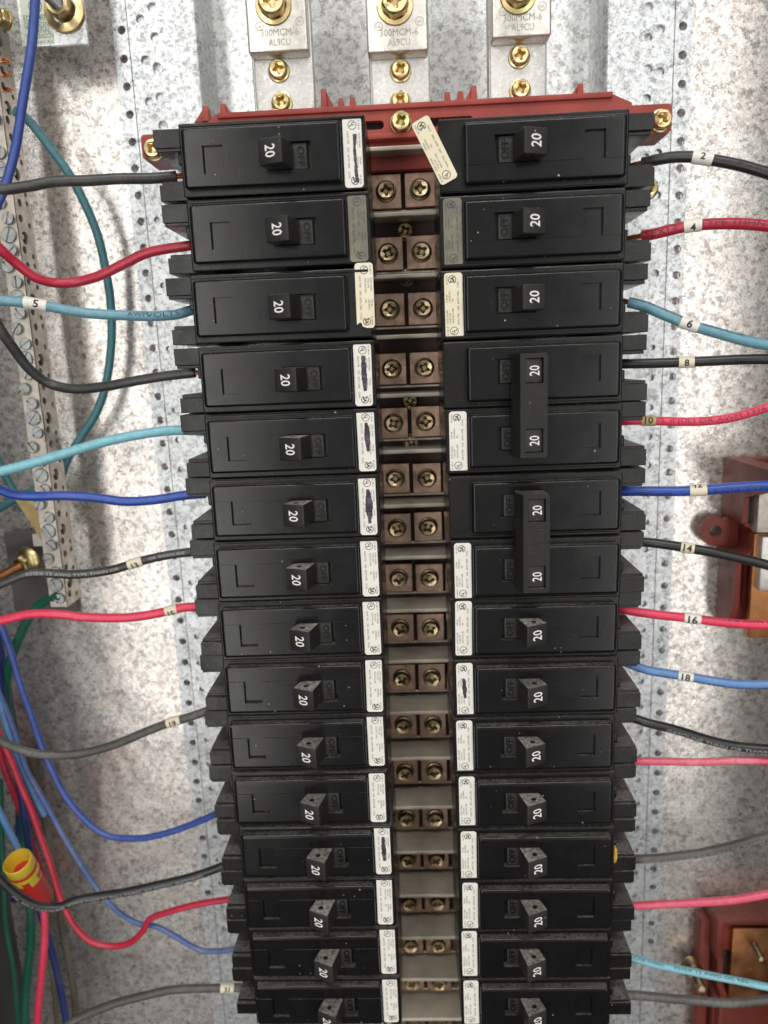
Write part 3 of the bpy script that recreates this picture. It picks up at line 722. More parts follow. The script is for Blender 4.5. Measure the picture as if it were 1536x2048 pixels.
for side in (0, 1):
    for i in range(15):
        if side == 1 and i in (3, 4, 5, 6): continue
        p = rowpos(side, i)
        t = thing('circuit_breaker', (LLAB if side == 0 else RLAB)[i], 'circuit breaker', p, 'single pole breakers in the left column' if side == 0 else 'single pole breakers in the right column')
        for c in (p_body, p_bezel, p_handle): clone(c, t)
        if side: t.rotation_euler = (0, math.pi, 0)
        r = random.Random(i*3+side)
        t.rotation_euler.y += r.uniform(-0.004, 0.004)
        src = lab_n; kw = dict(bx=r.uniform(-.15, .15), bz=r.uniform(-.4, .3), rot=r.uniform(-.008, .008))
        if i == 1: src = lab_g
        if i == 2: src = lab_t if side == 0 else lab_y
        if side == 0 and i == 2: kw = dict(bx=2.6, bz=2.6, rot=0.0)
        if side == 1 and i == 0: src = lab_y; kw = dict(bx=6.2, bz=-2.0, rot=-0.455, y=2.2)
        lb = addlabel(t, src, i, side, **kw)
        if side == 0 and i in (0, 3, 4, 5, 11):
            scribble(lb, i, *{0: (5.5, 21), 3: (4.5, 17), 4: (4.5, 15), 5: (5, 18), 11: (5, 16)}[i], v0=0.3 if i else 0.8, wob={0: .5, 3: 1.1, 4: 1.3, 5: 2.0, 11: 1.0}[i], passes=1 if i == 0 else 5 if i == 5 else 4)
        if side == 1 and i == 8: scribble(lb, 88, 8, 16, v0=0.0, wob=1.0, passes=3)
        if (side == 0 and i == 0): lb['label'] = 'label with a long ink stroke'
# two pole breakers with the common trip bar
def two_pole(i, label):
    p = rowpos(1, i)
    t = thing('two_pole_breaker', label, 'circuit breaker', p, 'two pole breakers in the right column'); t.rotation_euler = (0, math.pi, 0)
    dzz = (rowpos(1, i)-rowpos(1, i+1)).z; dxx = (rowpos(1, i)-rowpos(1, i+1)).x
    for k in (0, 1):
        for src in (p_body, p_bezel, tie_handle):
            c = clone(src, t); c.location = Vector((k*dxx, 0, k*dzz))*S
    lb = clone(lab_n, t); place_label(lb); lb.location += Vector((dxx, 0, dzz))*S
    m = MB(); cx = 33.8; x0, x1 = cx-4.9, cx+4.9; z0_, z1_ = -7.0, dzz+5.2
    wA = rrect(x0+1.5, x1-1.9, -5.3, 3.6, 0.15, 1); wB = rrect(x0+1.5, x1-1.9, dzz-5.3, dzz+3.6, 0.15, 1)
    m.plate([(x0, z0_+1), (x0+0.6, z0_), (x1, z0_), (x1, z1_), (x0+0.6, z1_), (x0, z1_-1)], [wA, wB], -11.0, -9.2)
    # raised inner flank sloping back
    m.prism([Vector((x1, -11.2, z0_)), Vector((x1+2.0, -7.0, z0_)), Vector((x1+2.0, -1.0, z0_)), Vector((x1, -1.0, z0_))], (0, 0, z1_-z0_))
    m.box(x0+0.2, x0+1.2, -8.7, -2.0, z0_+0.5, z1_-0.5); m.box(x0+1, x1, -8.7, -1.2, z0_+0.2, z0_+1.4); m.box(x0+1, x1, -8.7, -1.2, z1_-1.4, z1_-0.2); m.box(x0+1, x1, -8.5, -1.2, 6, dzz-6.4)
    tb = m.build('trip_bar', M_tie, t, smooth=0)
    m = MB(); text(m, 'COMMON', (cx-1.4, -11.06, dzz/2-0.2), (0, 0, -1), (1, 0, 0), 2.5, 1, 0.0, 0.03, wmax=12.6); text(m, 'TRIP', (cx+2.0, -11.06, dzz/2-0.2), (0, 0, -1), (1, 0, 0), 2.5, 1, 0.0, 0.03, wmax=7); m.build('raised_lettering', M_handle, tb, smooth=0)
    for k in (0, 1):
        m = MB(); text(m, '20', (cx-0.35, -10.1, k*dzz-0.85), (0, 0, -1), (1, -0.1, 0), 3.6, 0.74, 0.006); m.build('rating', M_white, tb, smooth=0)
    return t
two_pole(3, 'upper two pole breaker tied by a common trip bar, beside wires sleeved 8 and 10')
two_pole(5, 'lower two pole breaker tied by a common trip bar, beside the wire sleeved 14')
def wipe(o):
    for k in list(o.children): wipe(k)
    bpy.data.objects.remove(o)
for o in (proto, ties, lab_n, lab_t, lab_y, lab_g): wipe(o)

# ------------------------------------------------------------------ wires
def spline(P, n=10):
    out = []
    for i in range(len(P)-1):
        p0 = P[max(i-1, 0)]; p1 = P[i]; p2 = P[i+1]; p3 = P[min(i+2, len(P)-1)]
        for k in range(n):
            t_ = k/n; out.append(0.5*((2*p1)+(-p0+p2)*t_+(2*p0-5*p1+4*p2-p3)*t_*t_+(-p0+3*p1-3*p2+p3)*t_**3))
    out.append(P[-1]); return out
def frames(pts):
    out = []
    for i, p in enumerate(pts):
        T = (pts[min(i+1, len(pts)-1)]-pts[max(i-1, 0)]).normalized()
        A = Vector((0, -1, 0)); A = A-T*A.dot(T)
        if A.length < 0.05: A = Vector((1, 0, 0)); A = A-T*A.dot(T)
        A.normalize(); out.append((p, T, A, A.cross(T)))
    return out
def arcs(fr):
    s = [0]
    for a, b_ in zip(fr, fr[1:]): s.append(s[-1]+(b_[0]-a[0]).length)
    return s
def sample(fr, ar, s):
    s = max(0, min(ar[-1]-1e-4, s))
    lo, hi = 0, len(ar)-1
    while hi-lo > 1:
        md = (lo+hi)//2
        if ar[md] <= s: lo = md
        else: hi = md
    k = (s-ar[lo])/max(1e-9, ar[hi]-ar[lo]); a, b_ = fr[lo], fr[hi]
    return tuple(a[q].lerp(b_[q], k) for q in range(4))
def arc_at_px(fr, ar, px, axis=0):
    return min(zip(ar, fr), key=lambda q: abs(pix(q[1][0])[axis]-px))[0]
_sc = {}
def fine_glyphs(txt, bold):
    if (txt, bold) in _sc: return _sc[(txt, bold)]
    vs, fs = glyphs(txt, bold)
    b_ = bmesh.new(); q = [b_.verts.new(v) for v in vs]
    for f in fs:
        try: b_.faces.new([q[i] for i in f])
        except ValueError: pass
    bmesh.ops.triangulate(b_, faces=b_.faces)
    for lim in (0.5, 0.25, 0.14):
        es = [e for e in b_.edges if e.calc_length() > lim]
        if es: bmesh.ops.subdivide_edges(b_, edges=es, cuts=1); bmesh.ops.triangulate(b_, faces=b_.faces)
    b_.verts.index_update(); r = ([v.co.copy() for v in b_.verts], [tuple(v.index for v in f.verts) for f in b_.faces]); b_.free()
    _sc[(txt, bold)] = r; return r
def wrap(mb, txt, fr, ar, s0, r, cap, th0=0.0, flip=False, wmax=None, bold=0.0):
    vs, fs = fine_glyphs(txt, bold)
    if not vs: return
    k = cap/CAP; xs = 1
    if wmax: xs = wmax/((max(a.x for a in vs)-min(a.x for a in vs))*k)
    sg = -1 if flip else 1; pts = []
    for a in vs:
        P, T, A, B = sample(fr, ar, s0+sg*a.x*k*xs); th = th0+sg*a.y*k/r
        pts.append(P+(A*math.cos(th)+B*math.sin(th))*r)
    mb.poly(pts, fs)
def wire(label, mat, P, r=1.85, group=None, prints=(), sleeves=(), bare=0.0, pink=M_ink, name='wire', core=True):
    """P: (px, py, depth) triples"""
    pts = spline([at(*q) for q in P]); fr = frames(pts); ar = arcs(fr)
    jit = random.Random(label).random()*6
    for i, (p, T, A, B) in enumerate(fr):
        p += A*(0.12*math.sin(ar[i]*0.21+jit))+B*(0.16*math.sin(ar[i]*0.13+jit*2))
    fr = frames([f[0] for f in fr]); ar = arcs(fr)
    org = fr[0][0].copy(); t = thing(name, label, 'wire', org, group)
    def B_(mb, nm, mt, par, sm=50):
        for v in mb.bm.verts: v.co -= org
        return mb.build(nm, mt, par, smooth=sm)
    m = MB(); m.tube(fr, r, 14); ins = B_(m, 'insulation', W[mat], t)
    if bare:
        P0, T, A, Bv = fr[0]; m = MB()
        for k in range(7):
            a = k*math.pi/3; o_ = (A*math.cos(a)+Bv*math.sin(a))*(0.62 if k < 6 else 0)
            seg = [(P0+o_-T*(bare+2.5)*q/5+ (A*math.cos(a+q*.4)+Bv*math.sin(a+q*.4))*0.12 + T*0.5, T, A, Bv) for q in range(6)]
            m.tube(seg, 0.36, 7)
        B_(m, 'copper_strands', M_strand, t)
    if prints:
        m = MB()
        for (tx, px, th, fl, cap, wm) in prints:
            wrap(m, tx, fr, ar, arc_at_px(fr, ar, px), r+0.03, cap, th, fl, wm)
        B_(m, 'insulation_print', pink, ins, 0)
    for (tx, px0, px1, mt, fl, th, cap) in sleeves:
        s0, s1 = sorted((arc_at_px(fr, ar, px0), arc_at_px(fr, ar, px1)))
        sub = [sample(fr, ar, s0+(s1-s0)*k/6) for k in range(7)]
        m = MB(); m.tube(sub, r+0.32, 16); sv = B_(m, 'number_sleeve', mt, t)
        m = MB(); m.tube([sample(fr, ar, s1-0.9), sample(fr, ar, s1+0.9)], r+0.44, 16) if tx == '5' else None
        if tx == '5': B_(m, 'sleeve_lip', mt, sv)
        m = MB(); wrap(m, tx, fr, ar, (s0+s1)/2, r+0.37, cap, th, fl, bold=0.03); B_(m, 'number', M_ink, sv, 0)
    return t
GL = 'wires leaving the left breakers'; GR = 'wires leaving the right breakers'
def Z(pts, ys):
    n = len(pts); return [(x, y, ys[0]+(ys[1]-ys[0])*min(1, i/(n-1)*1.0) if len(ys) == 2 else ys[0]+(ys[1]-ys[0])*i/(n/2) if i < n/2 else ys[1]+(ys[2]-ys[1])*(i-n/2)/(n/2-1)) for i, (x, y) in enumerate(pts)]
wire('charcoal wire running left from the top left breaker', 'charcoal', Z([(353, 352), (300, 356), (240, 358), (175, 362), (110, 363), (55, 372), (0, 380), (-60, 386)], (26, 14)), 2.05, GL, bare=2.5)
wire('crimson wire sagging left from the second left breaker', 'crimson', Z([(385, 490), (372, 492), (300, 505), (250, 527), (200, 550), (150, 564), (110, 566), (70, 555), (30, 525), (0, 497), (-45, 450)], (28, 30, 10)), 1.95, GL,
     prints=[('MTW OR THWN', 255, -0.9, True, 1.5, 15)])
wire('dusty blue wire with sleeve 5 at the third left breaker', 'sky', Z([(392, 618), (378, 622), (350, 630), (300, 633), (240, 630), (170, 625), (110, 616), (60, 607), (0, 601), (-60, 594)], (28, 12)), 2.0, GL,
     prints=[('VOLTS', 328, -0.2, True, 1.9, 13), ('AWM', 275, -0.35, True, 1.8, 8)], sleeves=[('5', 57, 95, M_whites, True, -0.1, 3.0)])
wire('dark grey wire sagging left from the fourth left breaker', 'charcoal', Z([(390, 745), (330, 753), (270, 762), (210, 772), (150, 778), (100, 768), (60, 740), (30, 700), (0, 655), (-35, 590)], (26, 28, 8)), 2.05, GL, bare=1.5)
wire('light cyan wire dropping left from the fifth left breaker', 'cyan', Z([(418, 866), (400, 862), (350, 860), (300, 865), (240, 877), (180, 892), (100, 915), (40, 933), (0, 944), (-60, 962)], (28, 10)), 2.05, GL)
wire('bright blue wire running left from the sixth left breaker', 'blue', Z([(411, 987), (370, 991), (310, 1000), (250, 1002), (190, 995), (130, 992), (70, 993), (30, 989), (0, 978), (-60, 945)], (28, 18)), 2.0, GL, bare=1.2)
wire('black printed wire with sleeve 13 crossing the neutral bar', 'charcoal', Z([(430, 1094), (412, 1098), (380, 1104), (330, 1112), (280, 1123), (220, 1140), (150, 1149), (90, 1147), (50, 1149), (0, 1168), (-60, 1192)], (34, 22)), 1.95, GL,
     prints=[('ESSEX 12 AWG TYPE THHN OR', 150, -0.1, True, 1.35, 40), ('OR GASOLINE', 335, -0.2, True, 1.2, 16)], sleeves=[('13', 256, 285, M_cream, True, 0.4, 2.6)], pink=M_worn)
wire('pink wire with sleeve 15 running left above the dark lower area', 'pink', Z([(440, 1202), (395, 1213), (360, 1216), (300, 1229), (240, 1236), (170, 1235), (120, 1228), (60, 1228), (0, 1242), (-60, 1250)], (32, 24)), 2.0, GL,
     sleeves=[('15', 329, 354, M_cream, True, 0.5, 2.5)])
wire('dark grey wire with sleeve 19 drooping to the left edge', 'grey', Z([(450, 1408), (410, 1423), (370, 1437), (340, 1446), (280, 1468), (220, 1492), (160, 1508), (100, 1510), (50, 1502), (0, 1480), (-50, 1445)], (34, 30, 20)), 2.0, GL,
     sleeves=[('19', 337, 362, M_cream, True, 0.05, 2.6)])
wire('blue wire curving up the left side from the twelfth left breaker', 'royal', Z([(465, 1612), (430, 1628), (380, 1650), (320, 1670), (270, 1677), (210, 1668), (165, 1635), (130, 1590), (100, 1530), (72, 1460), (45, 1380), (20, 1300), (-10, 1220)], (34, 44, 50)), 1.6, GL)
wire('black wire with white print crossing the lower left', 'black', Z([(465, 1722), (445, 1732), (400, 1748), (340, 1765), (280, 1778), (200, 1792), (150, 1802), (120, 1814), (90, 1815), (60, 1805), (30, 1785), (0, 1758), (-40, 1720)], (34, 16)), 2.0, GL,
     prints=[('GASOLINE THWN OR THHN TYPE 12 AWG ESSEX', 270, 0.1, False, 1.25, 66), ('OIL RES II GASOLINE', 75, 0.1, True, 1.25, 26)], pink=M_worn)
wire('red wire with an S bend at the lower left', 'crimson', Z([(485, 1792), (460, 1797), (400, 1808), (340, 1823), (300, 1838), (285, 1862), (262, 1884), (230, 1893), (185, 1884), (148, 1848), (122, 1798), (98, 1720), (70, 1640), (45, 1580), (22, 1520), (-10, 1450)], (36, 40, 50)), 1.55, GL)
wire('grey blue wire slanting down to the bottom left breaker', 'greyblue', Z([(500, 1886), (470, 1897), (430, 1902), (395, 1898), (350, 1872), (310, 1853), (280, 1848), (240, 1825), (200, 1785), (150, 1710), (110, 1640), (75, 1580), (50, 1530), (20, 1440), (-10, 1370)], (36, 46, 60)), 1.35, GL)
wire('dusty wire with sleeve 31 at the bottom left', 'grey', Z([(520, 1970), (490, 1975), (450, 1975), (400, 1976), (340, 1981), (280, 1993), (220, 2010), (160, 2035), (125, 2058), (80, 2095)], (36, 20)), 2.0, GL,
     sleeves=[('31', 441, 468, M_cream, True, -0.3, 2.3)])
wire('black wire with a white sleeve marked in ink at the top right', 'black', Z([(1284, 327), (1310, 321), (1345, 315), (1385, 314), (1430, 320), (1480, 330), (1536, 348), (1600, 372)], (26, 10)), 2.05, GR,
     prints=[('CU 75 AWM', 1330, 0, False, 1.5, 16), ('AWM 12 OR VW-1', 1470, 0, False, 1.5, 26)], sleeves=[('2', 1386, 1423, M_whites, False, 0.1, 2.4)], bare=4.5, pink=M_inkg)
wire('crimson wire with sleeve 4 and black print', 'crimson', Z([(1284, 472), (1310, 467), (1345, 458), (1380, 451), (1430, 448), (1490, 449), (1540, 453), (1600, 460)], (26, 10)), 2.1, GR,
     prints=[('ESSEX', 1300, 0.1, False, 2.3, 11), ('12', 1346, 0.3, False, 2.1, 3.8), ('TYPE THHN OR', 1486, 0.15, False, 1.9, 30)], sleeves=[('4', 1368, 1401, M_whites, False, -0.4, 2.6)], bare=3.5)
wire('dusty blue wire with sleeve 6 sloping down right', 'sky', Z([(1256, 605), (1290, 614), (1330, 630), (1375, 647), (1430, 664), (1490, 682), (1540, 691), (1600, 696)], (27, 12)), 2.1, GR,
     prints=[('12 AWG OR TYPE THWN', 1310, 0.9, False, 1.5, 24), ('GASOLINE', 1440, 0.9, False, 1.5, 16)], sleeves=[('6', 1362, 1397, M_whites, False, 0.0, 3.0)], bare=0.8)
wire('straight black wire with tan sleeve 8', 'black', Z([(1235, 727), (1300, 726), (1370, 725), (1430, 722), (1500, 718), (1600, 717)], (28, 14)), 2.0, GR, sleeves=[('8', 1357, 1387, M_cream, False, -0.1, 2.6)])
wire('pink wire with tan sleeve 10 and black print', 'pink', Z([(1235, 843), (1262, 841), (1300, 842), (1360, 844), (1410, 842), (1460, 835), (1500, 825), (1550, 810), (1610, 790)], (28, 12)), 1.8, GR,
     prints=[('OIL', 1272, 0.3, False, 1.5, 3.5), ('RES. II (UL) OR AWM 1316 OR', 1432, 0.1, False, 1.7, 50)], sleeves=[('10', 1281, 1310, M_tan, False, 0.2, 2.6)])
wire('blue wire with tan sleeve passing over the red insulator', 'blue', Z([(1236, 983), (1290, 983), (1350, 982), (1400, 980), (1470, 975), (1540, 972), (1610, 969)], (28, 14)), 2.1, GR,
     prints=[('ESSEX AWG', 1310, -0.4, False, 1.6, 14), ('12 CU TYPE', 1480, -0.2, False, 1.6, 24)], sleeves=[('12', 1378, 1410, M_cream, False, 1.2, 2.4)])
wire('black wire with sleeve 14 crossing the red insulator ear', 'black', Z([(1228, 1082), (1290, 1085), (1330, 1089), (1375, 1095), (1420, 1103), (1480, 1117), (1540, 1132), (1610, 1150)], (30, 14)), 2.05, GR, sleeves=[('14', 1361, 1390, M_cream, False, 0.15, 2.9)])
wire('pink wire with white sleeve 16 below the red insulator', 'pink', Z([(1225, 1211), (1245, 1218), (1280, 1225), (1330, 1232), (1385, 1237), (1440, 1243), (1500, 1249), (1600, 1252)], (32, 14)), 1.95, GR,
     prints=[('GASOLINE AWM 12', 1470, 0.9, False, 1.3, 28)], sleeves=[('16', 1368, 1401, M_whites, False, 0.0, 3.2)])
wire('mid blue wire with white sleeve 18', 'mid', Z([(1240, 1320), (1290, 1338), (1330, 1346), (1375, 1354), (1430, 1363), (1480, 1368), (1540, 1368), (1600, 1364)], (36, 18)), 2.0, GR,
     prints=[('TYPE E', 1328, -0.7, False, 1.5, 8), ('CU TYPE GASOLINE', 1460, -0.7, False, 1.5, 30)], sleeves=[('18', 1357, 1388, M_whites, False, 0.1, 3.0)])
wire('black wire with white THWN print sloping down right', 'black', Z([(1240, 1428), (1270, 1437), (1300, 1447), (1350, 1460), (1420, 1480), (1480, 1493), (1540, 1499), (1600, 1500)], (36, 20)), 2.1, GR,
     prints=[('GASOLINE THHN OR THWN', 1430, -0.3, False, 1.6, 44)], pink=M_worn)
wire('plain straight pink wire without sleeve', 'palepink', Z([(1235, 1522), (1300, 1523), (1400, 1523), (1470, 1522), (1600, 1521)], (36, 24)), 1.75, GR)
wire('dusty black printed wire rising to the right edge', 'grey', Z([(1230, 1718), (1260, 1719), (1300, 1717), (1350, 1712), (1400, 1706), (1460, 1693), (1500, 1682), (1550, 1668), (1610, 1650)], (36, 20)), 2.0, GR,
     prints=[('AWG GASOLINE OR THHN OR THWN OR', 1420, -0.3, False, 1.4, 60)], pink=M_worn)
wire('pale pink wire rising right above the lower copper bar', 'palepink', Z([(1225, 1811), (1275, 1811), (1330, 1808), (1385, 1806), (1450, 1801), (1540, 1787), (1610, 1775)], (36, 22)), 1.9, GR)
wire('light cyan printed wire crossing the lower copper bar', 'cyan', Z([(1225, 1906), (1260, 1914), (1320, 1930), (1380, 1943), (1450, 1957), (1540, 1974), (1610, 1986)], (36, 24)), 1.75, GR,
     prints=[('GASOLINE THWN', 1285, 0.8, False, 1.5, 20), ('ESSEX 12 AWG OIL RES', 1420, 0.9, False, 1.4, 34)])
wire('dusty grey wire at the bottom right', 'grey', Z([(1225, 1990), (1300, 1993), (1380, 2000), (1450, 2006), (1500, 2004), (1550, 1996), (1620, 1978)], (36, 24)), 2.1, GR)
# deeper wires of the left gutter
wire('thick blue wire hanging over the grounding label', 'royal', Z([(76, -60), (72, -10), (68, 40), (60, 110), (47, 200), (30, 300), (10, 370), (-15, 430)], (22, 16)), 1.75)
wire('teal wire looping behind the left wires', 'teal', Z([(28, 222), (45, 232), (65, 250), (100, 294), (140, 350), (170, 410), (197, 475), (213, 545), (222, 620), (222, 700), (213, 765), (192, 825), (162, 875), (135, 920), (118, 970), (112, 1010)], (62, 84, 78)), 2.0)
wire('green wire hanging from the lower end of the neutral bar', 'green', Z([(118, 1190), (100, 1198), (75, 1215), (45, 1260), (22, 1320), (12, 1390), (24, 1470), (42, 1560), (48, 1650), (50, 1740), (62, 1830), (60, 1900), (52, 1980), (48, 2090)], (60, 80, 70)), 2.35)
wire('teal wire stub at the left edge above the tan tag', 'teal', Z([(-30, 850), (-5, 915), (14, 955), (34, 992), (45, 1020)], (60, 72)), 1.8)
wire('dark teal printed wire end behind the blue wire', 'teal', Z([(-40, 1040), (0, 1016), (30, 1000), (60, 985), (85, 972)], (74, 66)), 2.0)
wire('pink wire hanging straight down from the twist connector', 'pink', Z([(80, 1770), (88, 1810), (90, 1850), (86, 1920), (80, 1985), (70, 2090)], (52, 46)), 1.9)
wire('short blue wire entering the twist connector', 'mid', Z([(-35, 1560), (-5, 1615), (20, 1665), (40, 1708)], (34, 46)), 1.6)
wire('navy wire behind the pink one at the lower left', 'navy', Z([(-5, 1330), (15, 1440), (38, 1560), (56, 1680), (72, 1790), (92, 1860), (115, 1950), (145, 2100)], (70, 62)), 1.9)
wire('olive wire at the far lower left', 'olive', Z([(60, 1500), (85, 1620), (108, 1740), (122, 1840), (138, 1930), (150, 2000), (150, 2100)], (86, 82)), 2.0)
wire('pale grey wire behind the hanging pink wire', 'olive', Z([(70, 1700), (88, 1800), (98, 1890), (108, 1970), (118, 2100)], (88, 84)), 1.5)
wire('dark green wire at the bottom left corner', 'green', Z([(0, 1560), (5, 1700), (12, 1850), (28, 1950), (40, 2100)], (82, 78)), 1.4)
wire('navy wire bundle at the left edge', 'navy', Z([(-15, 1240), (5, 1330), (25, 1450), (40, 1560), (38, 1680), (30, 1800)], (84, 88)), 2.4)
wire('mid blue wire leaning down from the left edge', 'mid', Z([(-12, 1360), (10, 1440), (38, 1520), (60, 1570), (90, 1630)], (58, 60)), 1.7)
wire('crimson wire deep at the left edge', 'crimson', Z([(-15, 1420), (5, 1520), (40, 1620), (75, 1720), (100, 1800)], (84, 86)), 1.8)

# ------------------------------------------------------------------ neutral bar
bt = at(138, 1214, 60); bt2 = at(23, 400, 60)
xr_ = (bt.x+bt2.x)/2; zb = bt.z; org = Vector((xr_-4.2, 60, zb))
t = thing('neutral_bar', 'long drilled terminal bar with slotted screws along the left side', 'terminal bar', org)
H = at(0, 100, 60).z-zb+30
step = (at(60, 591, 60).z-at(60, 714, 60).z)/4
zfirst = at(110, 1170, 60).z-zb
m = MB()
# side sheet (normal +x) with holes; built flat then turned
sh = []; k = -1; holes = []
zc = zfirst-step
i = -1
while zc < H-4:
    if i % 4 == 0: holes.append(('big', 6.0, zc-0.5))
    else:
        holes.append(('mid', 4.2 if i % 4 != 2 else 5.2, zc+0.8)); 
        if i % 4 != 2: holes.append(('small', 11.6, zc-1.2))
        else: holes.append(('small', 11.8, zc+1.5))
    zc += step; i += 1
rr2 = {'big': 2.9, 'mid': 1.75, 'small': 1.25}
hl2 = [circ(y, z, rr2[n], 12) for n, y, z in holes if 3 < z < H-4]
vs = m.plate([(0, 0), (15, 0), (15, H), (0, H)], hl2, 0, 1.2)
for v in vs: v.co = Vector((4.2-v.co.y, v.co.x, v.co.z))
m.box(-4.2, 4.2, -0.01, 1.3, 0.0, H, 0.3, 1)
m.box(-4.2, -2.6, 1.3, 15, 0, H); m.box(-2.6, 2.9, 13.6, 15, 0.1, H-.1)
m.build('bar', M_bar, t, smooth=30)
m = MB(); m.box(-2.5, -1.5, 1.4, 13.5, 0.4, H-1); m.build('hole_shade', M_hole, t, smooth=0)  # dark sheet inside the hollow bar, standing in for shade in the drilled holes
def slot_screw(mb, c, r, h, a):
    c = Vector(c); mb.lathe([(r, 0), (r, h-0.4), (r*0.9, h)], c, seg=20, cap=False)
    # face split by a slot
    ca, sa = math.cos(a), math.sin(a); w_ = r*0.14
    def P(u, v, y): return (c.x+u*ca-v*sa, y, c.z+u*sa+v*ca)
    y = c.y-h
    for sgn in (1, -1):
        half = [P(-math.sqrt((r*.9)**2-w_**2), sgn*w_, y)]+[P(r*.9*math.cos(t_), sgn*r*.9*math.sin(t_), y) for t_ in [math.pi*(1-q/9) for q in range(1, 9)]]+[P(math.sqrt((r*.9)**2-w_**2), sgn*w_, y)]
        top = [mb.bm.verts.new(p) for p in half]; mb.bm.faces.new(top)
        a0 = mb.bm.verts.new(P(-r*.88, sgn*w_, y+0.9)); a1 = mb.bm.verts.new(P(r*.88, sgn*w_, y+0.9)); mb.bm.faces.new([top[0], top[-1], a1, a0])
    mb.poly([P(-r*.88, -w_, y+0.9), P(r*.88, -w_, y+0.9), P(r*.88, w_, y+0.9), P(-r*.88, w_, y+0.9)], [(0, 1, 2, 3)])
zc = zfirst-step; i = -1; rs = random.Random(4)
while zc < H-4:
    big = i % 4 == 0
    xx = 0.3 if big else (1.4 if i % 2 else -1.5)
    m = MB(); slot_screw(m, (xx, 0, zc), 3.5 if big else 2.75, 1.0 if big else rs.choice([1.4, 2.0, 2.8]), rs.uniform(0.2, 2.6)); m.build('slotted_screw', M_zinc, t, smooth=40)
    if big:
        m = MB(); m.lathe([(1.7, 0), (1.7, 2.0), (1.0, 2.9)], (0.4, 6.2, zc+0.2), axis=(1, 0, 0), seg=12); m.build('bolt_tip', M_white, t)
    zc += step; i += 1
# stripped wire ends poking through the bar near the top
for (px, py, s_) in ((18, 122, 4.6), (10, 150, 2.6), (12, 180, 3.2), (28, 312, 2.2)):
    P = V(at(px, py, 66), org)
    m = MB()
    for k in range(4): m.lathe([(0.5, 0), (0.5, s_+k*0.3)], (5.0-s_*0.6, P.y+(k % 2)*0.9, P.z+(k//2)*0.9), axis=(1, -0.12, -0.15), seg=7)
    m.build('copper_end', M_strand, t)
m = MB(); m.box(-11, -4.4, 5, 12, 30, 36)
m.build('stand_off', M_bar, t)

# ------------------------------------------------------------------ grounding plate with decal, washer and stud
org = at(110, 60, 72)
t = thing('grounding_bracket', 'bent galvanised bracket carrying the green lettered grounding decal at top left', 'bracket', org)
pa, pb = V(at(46, 96, 72), org), V(at(176, 88, 72), org)
zt = TOP-org.z-10
m = MB(); m.plate([(pa.x, pa.z+0.3), (pb.x, pa.z+0.3), (pb.x, zt), (pa.x, zt)], [], 0, 1.6)
sl = [Vector((pa.x, 0.0, pa.z+0.3)), Vector((pa.x, 0.0, zt)), Vector((pa.x-9, -12, zt)), Vector((pa.x-9, -12, pa.z+10)), ]
m.prism(sl, (0, 1.6, 0)); m.prism([Vector((pa.x-9, -12, pa.z+10)), Vector((pa.x-9, -12, zt)), Vector((pa.x-30, -12, zt)), Vector((pa.x-30, -12, pa.z+16))], (0, 1.6, 0))
m.build('plate', M_galv_r, t, smooth=0)
da, db_ = V(at(50, 92, 71.9), org), V(at(110, 88, 71.9), org)
m = MB(); m.plate([(da.x, pa.z+1.0), (db_.x, pa.z+1.0), (db_.x, zt-2), (da.x, zt-2)], [], -0.16, -0.02); dc = m.build('decal', M_decal, t, smooth=0)
m = MB(); cxx = (da.x+db_.x)/2
for s_, py, wm, cp in (('EQUIPMENT', 36, 12.0, 2.3), ('GROUNDING', 49, 12.2, 2.3), ('TERMINAL', 60, 10.5, 2.3), ('TYPE CB/BZCN', 72, 12.4, 1.8), ('79E6H61 R.I', 84, 11, 1.1)):
    p = V(at(80, py, 71.8), org); text(m, s_, (cxx+0.2, -0.2, p.z), (1, 0, 0), (0, 0, 1), cp, wmax=wm, bold=0.01)
p = V(at(70, 12, 71.8), org); ring(m, (p.x, -0.2, p.z), Vector((1, 0, 0)), Vector((0, 0, 1)), 3.0, 0.4); text(m, 'UL', (p.x, -0.2, p.z), (1, 0, 0), (0, 0, 1), 2.4)
m.build('lettering', M_green_ink, dc, smooth=0)
# flange nut and stud
o2 = at(130, 22, 71.9)
t2 = thing('grounding_stud', 'gold flanged nut on a threaded stud over the grounding decal', 'nut and stud', o2)
m = MB(); m.lathe([(8.6, 0), (9.0, 0.5), (8.6, 1.5), (5.9, 2.8)], (0, 0, 0), seg=36, cap=False); m.lathe([(5.0, 2.0), (5.0, 7.4), (4.4, 8.0), (2.9, 8.0), (2.9, 4)], (0, 0, 0), seg=24, cap=False, rf=lambda th, h: 1/max(0.5, math.cos((th % (math.pi/3))-math.pi/6))*0.95 if h < 7.6 and h > 2 else 1); m.build('flange_nut', M_gold, t2, smooth=32)
m = MB(); prof = []
for k in range(26): prof += [(2.75, k*0.9), (2.3, k*0.9+0.45)]
m.lathe(prof, (0, 0, 0), axis=(-0.10, -1, 0.06), seg=16); m.build('threaded_stud', M_zinc, t2, smooth=60)
m = MB(); screw_mesh(m, V(at(13, 40, 58), at(13, 40, 58)), 4.4, 3.6, 4.0); o = m.build('hex_screw', M_gold, None, smooth=32); o.location = at(14, 40, 60)*S; o.rotation_euler = (0, 0, -0.5)
tag(o, 'small gold hex screw at the top left edge of the bracket', 'screw')

